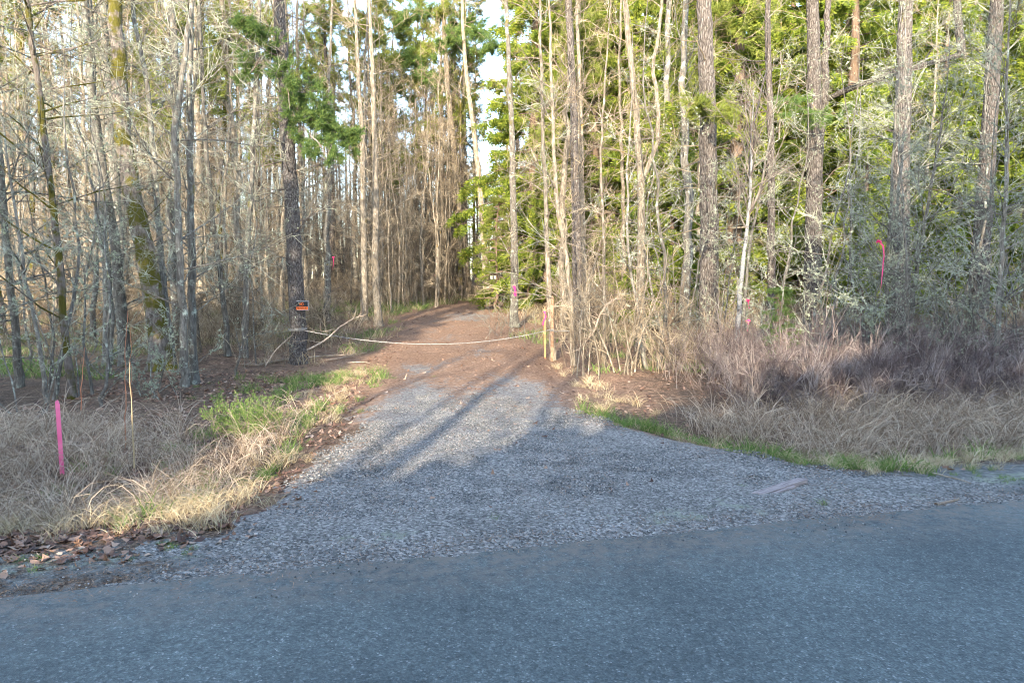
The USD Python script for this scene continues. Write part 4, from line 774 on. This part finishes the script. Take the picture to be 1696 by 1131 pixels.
# post the rope is tied to
zt = at_depth(914, 490, py_)[2] - post[2]
pz = trimesh.creation.box([.045, .045, zt]); pz.apply_translation([0, 0, zt / 2]); pz = pz.subdivide().subdivide(); pv = np.array(pz.vertices); pv[:, :2] *= 1 + (meshkit.fbm(pv * 9, 3, 3)[:, None] - .5) * .35
pt = thing('rope_post', 'thin brown wooden post that the rope is tied to', 'post', post - [0, 0, .03], rotz=20); obj('shaft', (pv, np.array(pz.faces)), 'post_wood', pt)
cp = trimesh.creation.cone(radius=.026, height=.04, sections=4); cp.apply_translation([0, 0, zt - .002]); obj('pointed_top', cp, 'post_wood', pt)
# survey stakes
def stake(name, label, foot, top_px, depth_, w, mat, tip=True, ribbon=None, lean=0):
    topz = at_depth(*top_px, depth_); b = foot.copy(); b[2] = float(height(b[0], b[1])) - .06
    t_ = thing(name, label, 'stake', b); dv_ = topz - b; hgt = np.linalg.norm(dv_); wd_, th_ = w, w * .4
    prof = np.array([(-wd_ / 2, 0), (wd_ / 2, 0), (wd_ / 2, hgt - wd_ * 1.3), (wd_ * .12, hgt), (-wd_ / 2, hgt - wd_ * .5)])
    import shapely
    m = trimesh.creation.extrude_polygon(shapely.Polygon(prof), th_, engine='earcut'); v = np.array(m.vertices)
    X_, Z_, Y_ = v[:, 0], v[:, 1], v[:, 2] - th_ / 2
    q = np.c_[X_ * math.cos(.35) - Y_ * math.sin(.35), X_ * math.sin(.35) + Y_ * math.cos(.35), 0 * X_] + np.outer(Z_ / hgt, dv_)
    obj('lath', (q, np.array(m.faces)), mat, t_)
    if ribbon:
        r0_, r1_, mt = ribbon; ks = np.linspace(0, 1, 9); cc = np.array(dv_)[None] * (r1_ - (r1_ - r0_) * ks[:, None]) + np.c_[-.012 + .03 * np.sin(ks * 5), -.03 - .02 * ks, 0 * ks]
        obj('ribbon', ribbons(cc[None], np.full((1, 9), .035), np.array([[.9, .3, 0]])), mt, t_)
        kn = tubes((np.array(dv_)[None] * r1_ + np.c_[.026 * np.cos(np.linspace(0, 2 * PI, 12)), .02 * np.sin(np.linspace(0, 2 * PI, 12)), 0 * np.linspace(0, 1, 12)])[None], np.full((1, 12), .01), 5); obj('knot', kn, mt, t_)
f = at_depth(101, 750, 6.3); stake('survey_stake', 'tall pink painted stake in the dead grass left of the drive', f, (94.5, 662), 6.3, .034, 'pink_paint')
f = at_depth(903, 549, 14.6); stake('survey_stake', 'short orange stake tied with ribbons left of the rope post', f, (902, 510), 14.6, .04, 'orange_stake', ribbon=(.68, .93, 'pink_ribbon'))
def stick(name, label, px, r, cat='stick', lift=.015, mat='wood_dead', n=0, depths=None, end=.4):
    P = np.array([on_ground(*q) for q in px]) if depths is None else np.array([at_depth(*q, d_) for q, d_ in zip(px, depths)])
    if depths is None: P[:, 2] = height(P[:, 0], P[:, 1]) + lift + r
    o = P[0].copy(); t_ = thing(name, label, cat, o); rr = rng_()
    T, s, tot = centre(P - o, 0, rr, step=.1, wob=.006); Rr = r * np.linspace(1, end, len(T)) * (1 + rr.normal(0, .07, len(T)))
    obj('stem', tubes(T[None], Rr[None], 7), mat, t_, smooth=True)
    if n:
        lv = crown(rr, T, s, Rr, tot, tot * .15, tot * .98, n, tot * .28, .3, 3, 0, .2, 0.0, rb=r * .4); obj('twigs', join(*wood(lv)), mat, t_, kind='stuff')
# ribbons
def ribbon(name, label, px, depth_, width, mat='pink_ribbon', side=(1, .25, 0), twist=.6, knot=True):
    p = np.array([at_depth(a_, b_, depth_) for a_, b_ in px]); o = p[0].copy(); t_ = thing(name, label, 'ribbon', o)
    T, s, tot = centre(p - o, 0, np.random.default_rng(3), step=.05, wob=.004); ks = s / tot
    sd = np.c_[np.cos(twist * ks * 3), .3 + np.sin(twist * ks * 3), 0 * ks]
    w_ = width * (.75 + .25 * np.cos(ks * 9)); v = np.stack([T - unit(sd) * w_[:, None] / 2, T + unit(sd) * w_[:, None] / 2], 1)
    k = len(T); i = np.arange(2 * k).reshape(k, 2); fq = np.stack([i[:-1, 0], i[:-1, 1], i[1:, 1], i[1:, 0]], -1)
    obj('streamer', (v.reshape(-1, 3), np.vstack([fq[:, [0, 1, 2]], fq[:, [0, 2, 3]]])), mat, t_)
    if knot:
        q = np.linspace(0, 2 * PI, 14); obj('knot', tubes(np.c_[.03 * np.cos(q), .02 * np.sin(q), .015 * np.sin(2 * q)][None], np.full((1, 14), .012), 5), mat, t_)
hero('lichen_shrub', 'thin lichen stem whose side branch carries the long pink ribbon', 'shrub', [(1508, 612), (1502, 500), (1497, 385), (1490, 250)], 5, 'bark_grey', 'twig_lichen', depth=10.7, n1=20, lich=600, total=5, len1=.8)
stick('ribbon_branch', 'lichen grey side branch that the long pink ribbon is tied to', [(1497, 384), (1478, 392), (1458, 399), (1436, 398)], .009, 'branch', depths=[10.7, 10.66, 10.6, 10.55], mat='bark_grey', n=5)
ribbon('marker_ribbon', 'long pink ribbon hanging straight down beside the purple grey pine', [(1456, 400), (1462, 402), (1463, 425), (1462, 450), (1460, 478)], 10.6, .05, twist=.25)
ribbon('marker_ribbon', 'pink ribbon tied on the grey trunk beside the drive', [(852, 474), (853, 482), (854, 491)], flag_y - .17, .11, twist=.2)
ribbon('marker_ribbon', 'faint pink ribbon among the trunks right of the sign pine', [(552, 426), (552, 437), (551, 448)], 24, .035)
ribbon('marker_ribbon', 'small pink ribbon in the bushes beyond the driveway bend', [(824, 462), (825, 467), (825, 472)], 31, .11)
ribbon('marker_ribbon', 'small pink ribbon low in the far bushes left of the pale curving pine', [(721, 455), (722, 462), (721, 470)], 33, .11)
ribbon('marker_ribbon', 'upper of two pink ribbons right behind the birch stem', [(1238, 497), (1240, 505), (1242, 511)], 12.6, .07)
ribbon('marker_ribbon', 'lower of two pink ribbons right behind the birch stem', [(1239, 531), (1239, 540), (1239, 549)], 12.2, .05)
# plank on the gravel
pc = on_ground(1296, 817); pe0, pe1 = on_ground(1258, 826), on_ground(1338, 806); ang = math.degrees(math.atan2(pe1[1] - pe0[1], pe1[0] - pe0[0])); ln = np.linalg.norm((pe1 - pe0)[:2])
pk = thing('wooden_plank', 'weathered broken plank lying on the gravel near the road', 'plank', (pc[0], pc[1], float(height(pc[0], pc[1])) + .022), rotz=ang)
def splinter(x0, x1, w, yc, z, seed):
    rr = np.random.default_rng(seed); b = trimesh.creation.box([x1 - x0, w, .028]); 
    for _ in range(4): b = b.subdivide()
    v = np.array(b.vertices); v[:, 0] += (x0 + x1) / 2; k = np.abs(v[:, 0] - (x0 + x1) / 2) / ((x1 - x0) / 2)
    jag = meshkit.noise(np.c_[v[:, 1] * 90, v[:, 2] * 30, np.zeros(len(v)) + seed], seed) - .5
    v[:, 0] += jag * .07 * (k > .9); v[:, 1] = v[:, 1] * (1 - .22 * np.maximum(k - .5, 0)) + yc; v[:, 2] += z + .012 * np.sin(v[:, 0] * 6) + (meshkit.fbm(v * 25, 3, seed) - .5) * .008
    return v, np.array(b.faces)
obj('board', splinter(-ln / 2, ln / 2, .075, .02, .004, 4), 'plank_wood', pk); obj('split_strip', splinter(-ln * .44, ln * .18, .03, -.036, -.002, 9), 'plank_wood', pk)
# sticks and fallen branches
stick('fallen_stick', 'bent brown stick on the right verge beside the asphalt', [(1550, 846), (1570, 840), (1592, 835)], .014)
stick('fallen_stick', 'thin pale twig lying on the asphalt edge', [(1292, 893), (1304, 884), (1318, 876)], .006)
stick('fallen_stick', 'dark thin twig on the grass verge at the far right', [(1545, 790), (1580, 797), (1610, 806)], .009)
stick('fallen_branch', 'long grey fallen branch lying right from the foot of the sign pine', [(505, 596), (545, 592), (580, 590), (612, 586)], .022, 'branch', n=10)
stick('fallen_branch', 'second fallen branch in front of the long grey one', [(540, 600), (575, 594), (600, 584), (618, 580)], .016, 'branch', n=8)
stick('fallen_branch', 'short pale stick right of the fallen branches at the drive edge', [(576, 603), (595, 602), (612, 604)], .013, 'branch')
stick('fallen_branch', 'fallen branch running left from the foot of the sign pine', [(478, 598), (455, 602), (425, 608), (395, 606)], .03, 'branch', n=6)
stick('leaning_branch', 'bare branch slanting up over the rope right of the sign pine', [(508, 580), (540, 562), (565, 540), (600, 522)], .018, 'branch', depths=[12.6, 13, 13.6, 14.5], n=6)
stick('leaning_branch', 'thin bare branch propped low against the left of the sign pine', [(440, 605), (462, 575), (484, 555)], .012, 'branch', depths=[12.0, 12.2, 12.4], n=4)
stick('arching_stem', 'pale crooked stem arching left out of the shrub by the forked tree', [(1028, 494), (1010, 500), (995, 520), (985, 545), (968, 568), (952, 588)], .02, 'branch', depths=[12.4, 12.3, 12.2, 12.1, 12.0, 11.9], n=12, end=.7)
stick('broken_log', 'snapped brown trunk hung up slantwise in the trees left of the ribbon pine', [(1370, 165), (1420, 142), (1480, 122), (1530, 108), (1594, 90)], .085, 'log', depths=[21, 20.5, 20, 20, 20], mat='bark_pine', n=8, end=.8)
stick('broken_log', 'broken upright stub standing on the end of the snapped trunk', [(1594, 92), (1588, 40), (1584, -20)], .11, 'log', depths=[20, 20, 20], mat='bark_pine', end=.9)
stick('red_stalk', 'tall red dead stalk in the dead grass left of the drive', [(206, 760), (207, 640), (212, 500)], .006, 'stalk', depths=[7, 7, 7.1], mat='red_stalk')
stick('red_stalk', 'shorter red dead stalk beside the tall one', [(218, 700), (217, 610), (217, 530)], .005, 'stalk', depths=[8, 8, 8], mat='red_stalk')
stick('red_stalk', 'thin red dead stalk midway between pink stake and tall stalk', [(134, 680), (137, 620), (140, 575)], .006, 'stalk', depths=[8, 8, 8], mat='red_stalk')
stick('yellow_stalk', 'yellowish upright stalk standing at the edge of the dead grass', [(222, 775), (218, 660), (214, 600)], .007, 'stalk', depths=[5.9, 5.9, 5.9], mat='straw_grass')

# shrubs
def shrub(name, label, px, depth_, n, hgt, spread, r=.012, mat='twig_tan', n2=7, n3=4, lich=0, out=.3, group=None):
    rng = rng_(); b = at_depth(*px, depth_); b[2] = gz(b[0], b[1]); t_ = thing(name, label, 'shrub', b, group=group)
    P0 = np.c_[rng.normal(0, spread, (n, 2)), np.full(n, -.03)]; d = np.c_[rng.normal(0, out, (n, 2)), np.ones(n)]; Ls = hgt * rng.uniform(.6, 1.15, n)
    P1 = walk(rng, P0, d, Ls, 9, .1, .0); r1 = r * rng.uniform(.6, 1.2, n)
    p, dd_, i, t = sprout(rng, P1, n2, .2, 1, .7); P2 = walk(rng, p, dd_, Ls[i] * .36 * (1.2 - .7 * t) * rng.uniform(.5, 1.2, len(i)), 6, .18, .01)
    p3, d3, i3, t3 = sprout(rng, P2, n3, .15, 1, .7); P3 = walk(rng, p3, d3, hgt * .1 * rng.uniform(.5, 1.5, len(i3)), 4, .2, 0)
    for q in range(n): obj('stem', tubes(P1[q:q + 1], taper(r1[q:q + 1], 9, .3), 6), 'bark_tan' if mat == 'twig_tan' else 'bark_grey', t_)
    obj('twigs', join(tubes(P2, taper(np.full(len(P2), r * .42), 6, .4), 3), tubes(P3, np.full((len(P3), 4), r * .2), 3)), mat, t_, kind='stuff')
    if lich: obj('lichen', lichen_on(rng, [0, (P2, 0), (P3, 0)], int(lich * .4), .75), 'lichen', t_, kind='stuff')
shrub('bare_shrub', 'sunlit many stemmed bare shrub left of the forked tree foot', (1030, 585), 12.6, 7, 2.6, .18, .016, out=.22)
shrub('bare_shrub', 'sunlit bare shrub between the forked tree and the thickest pine', (1105, 590), 13.2, 6, 2.4, .25, .014, out=.3)
shrub('bare_shrub', 'bare shrub at the foot of the thickest pine', (1165, 590), 12.6, 8, 2.0, .3, .011, out=.35)
shrub('bare_shrub', 'thin bare shrub beside the crooked stem right of the rope post', (968, 600), 12.0, 6, 2.4, .15, .012, out=.2)
shrub('lichen_shrub', 'lichen hung shrub sprawling right of the young green fir', (1345, 600), 11.2, 9, 2.8, .3, .014, 'twig_lichen', lich=2000, out=.4)
shrub('lichen_shrub', 'lichen hung shrub left of the pink ribbon', (1412, 605), 11.6, 9, 3.2, .3, .014, 'twig_lichen', lich=2000, out=.35)
shrub('lichen_shrub', 'lichen hung shrub in front of the gap between the two right pines', (1560, 600), 11.2, 10, 3.2, .35, .014, 'twig_lichen', lich=2200, out=.35)
shrub('lichen_shrub', 'lichen hung shrub at the right edge of the picture', (1690, 610), 10.4, 9, 3.4, .3, .014, 'twig_lichen', lich=2200, out=.35)
shrub('lichen_shrub', 'tangled lichen shrub low before the mossy trunk', (215, 650), 10.0, 9, 1.5, .3, .01, 'twig_lichen', lich=1500, out=.7)
shrub('lichen_shrub', 'grey twiggy shrub at the far left among lichen stems', (60, 650), 9.5, 7, 2.6, .4, .011, 'twig_lichen', lich=1600, out=.5)
shrub('bare_shrub', 'dark twiggy bush in the bend right of the drive', (828, 565), 17.5, 14, 1.3, .5, .008, 'twig_lichen', out=.55)
shrub('bare_shrub', 'brown twiggy bush low behind the sign pine on its left', (436, 600), 13.9, 10, .95, .3, .008, 'twig_tan', out=.35)
for px_, d_, lab in [(700, 31, 'dry bush at the far left bend of the drive'), (738, 33, 'dry bush closing the far end of the drive'), (668, 28, 'dry bush left of the far driveway bend'), (775, 34.5, 'dry bush at the foot of the pale curving pine'), (640, 26, 'dry bush right of the mossy alders at the bend')]:
    shrub('bare_shrub', lab, (px_, 490), d_, 14, 1.7, .5, .010, out=.4)
rng = rng_()
b = at_depth(415, 715, 7.6); b[2] = gz(b[0], b[1]); gb = thing('broom_bush', 'small feathery green bush beside the dead grass left of the drive', 'bush', b)
P1 = walk(rng, np.c_[rng.normal(0, .18, (26, 2)), np.full(26, -.02)], np.c_[rng.normal(0, .4, (26, 2)), np.ones(26)], .5 * rng.uniform(.5, 1.2, 26), 6, .1, .0); p, d_, i, t = sprout(rng, P1, 7, .2, 1, .5); P2 = walk(rng, p, d_, .2 * rng.uniform(.5, 1.2, len(i)), 4, .1, .03)
obj('stems', join(tubes(P1, np.full((26, 6), .0035), 3), tubes(P2, np.full((len(P2), 4), .0018), 3)), 'twig_dark', gb); obj('foliage', sprays(rng, P2, 9, FIRTUFT, .62, -.15), 'green_grass', gb, kind='stuff')

for lab, grp, n, xa, xb, ya, yb in [('thin lichen covered sapling in the thicket right of the birch', 'lichen saplings on the right', 22, 4.4, 13, 10.4, 16), ('thin lichen covered sapling at the left of the woods', 'lichen saplings on the left', 14, -11, -4.6, 9.4, 15), ('slim sapling among the stems right of the rope post', 'saplings right of the rope post', 6, 1.2, 4.6, 12.5, 17)]:
    for q in range(n):
        y = R0.uniform(ya, yb); x = R0.uniform(xa, xb); sc = R0.uniform(.8, 1.2)
        if y < 13.2 and 175 < W / 2 + x / y * F < 345: x -= 2.6
        dup(LSAP[q % 4], 'lichen_sapling', (x, y, gz(x, y)), R0.uniform(0, 360), sc, lab, 'sapling', grp)

# far woods, past the trees that can be told apart
n = 1500; y = 47 + 53 * R0.uniform(0, 1, n) ** .9; x = R0.uniform(-.85, .85, n) * y; gap = (x / y > -.18) & (x / y < -.105)
sc = np.where(gap, R0.uniform(.6, .8, n), R0.uniform(.8, 1.2, n)) * np.where(gap, .5 + y / 95, 1)
instancer('far_woods', ALD[:6], np.c_[x, y, height(x, y)], R0.uniform(0, 360, n), sc, 'mass of bare woods fading into the distance', 'woods')
# woods across the road, behind the viewer, whose shade falls on the road and the near trees
k, RS = 0, np.random.default_rng(2024)
for x in list(np.arange(-22, -7.2, 1.35)) + list(np.arange(2.3, 19, 1.3)):
    y = -8.4 - 1.2 * (k % 3); f = k % 2; x += RS.uniform(-.3, .3)
    dup(CED[f], 'roadside_cedar', (x, y, gz(x, y)), RS.uniform(0, 360), np.array([.95, .95, (.78 if f == 0 else .94) * RS.uniform(.9, 1.05) * (.95 if x < -6 else 1.0 if x < 4 else 1.12)]), 'cedar across the road behind the viewer', 'cedar tree', 'cedars across the road'); k += 1
for x in np.arange(-20, 17, .75):
    y = -6.6 - .6 * (k % 2); hgt = np.interp(x, [-7.5, -6.2, -5.5, -4.9, -3.5, -1.9, -.7, .8], [7.2, 6.4, 4.6, 3.7, 4.2, 4.9, 5.5, 6.0]) * RS.uniform(.95, 1.04)
    dup(CED[2], 'roadside_cedar', (x, y, gz(x, y)), RS.uniform(0, 360), np.array([.75, .75, hgt / 9]), 'young cedar across the road behind the viewer', 'cedar tree', 'young cedars across the road'); k += 1
for x, y, hgt in [(-3.0, -5.9, 3.9), (-2.2, -6.0, 4.2), (-1.4, -5.9, 4.4), (-.6, -6.0, 4.6), (.2, -5.9, 4.8), (-3.8, -5.9, 3.7), (-4.6, -6.0, 3.5)]:
    dup(CED[2], 'roadside_cedar', (x, y, gz(x, y)), RS.uniform(0, 360), np.array([.8, .8, hgt / 9]), 'young cedar across the road behind the viewer', 'cedar tree', 'young cedars across the road')
for x, y, f in [(-5.4, -9.5, 0), (-3.9, -10.5, 3), (-2.2, -9.0, 4), (-1.0, -11.5, 0), (.4, -10.0, 2), (-3.1, -12.5, 1), (-4.7, -13.5, 6), (-1.6, -14.5, 3), (-.2, -13.0, 4)]:
    dup(ALD[f], 'roadside_alder', (x, y, gz(x, y)), RS.uniform(0, 360), 1.1, 'bare alder across the road behind the viewer', 'tree', 'alders across the road')
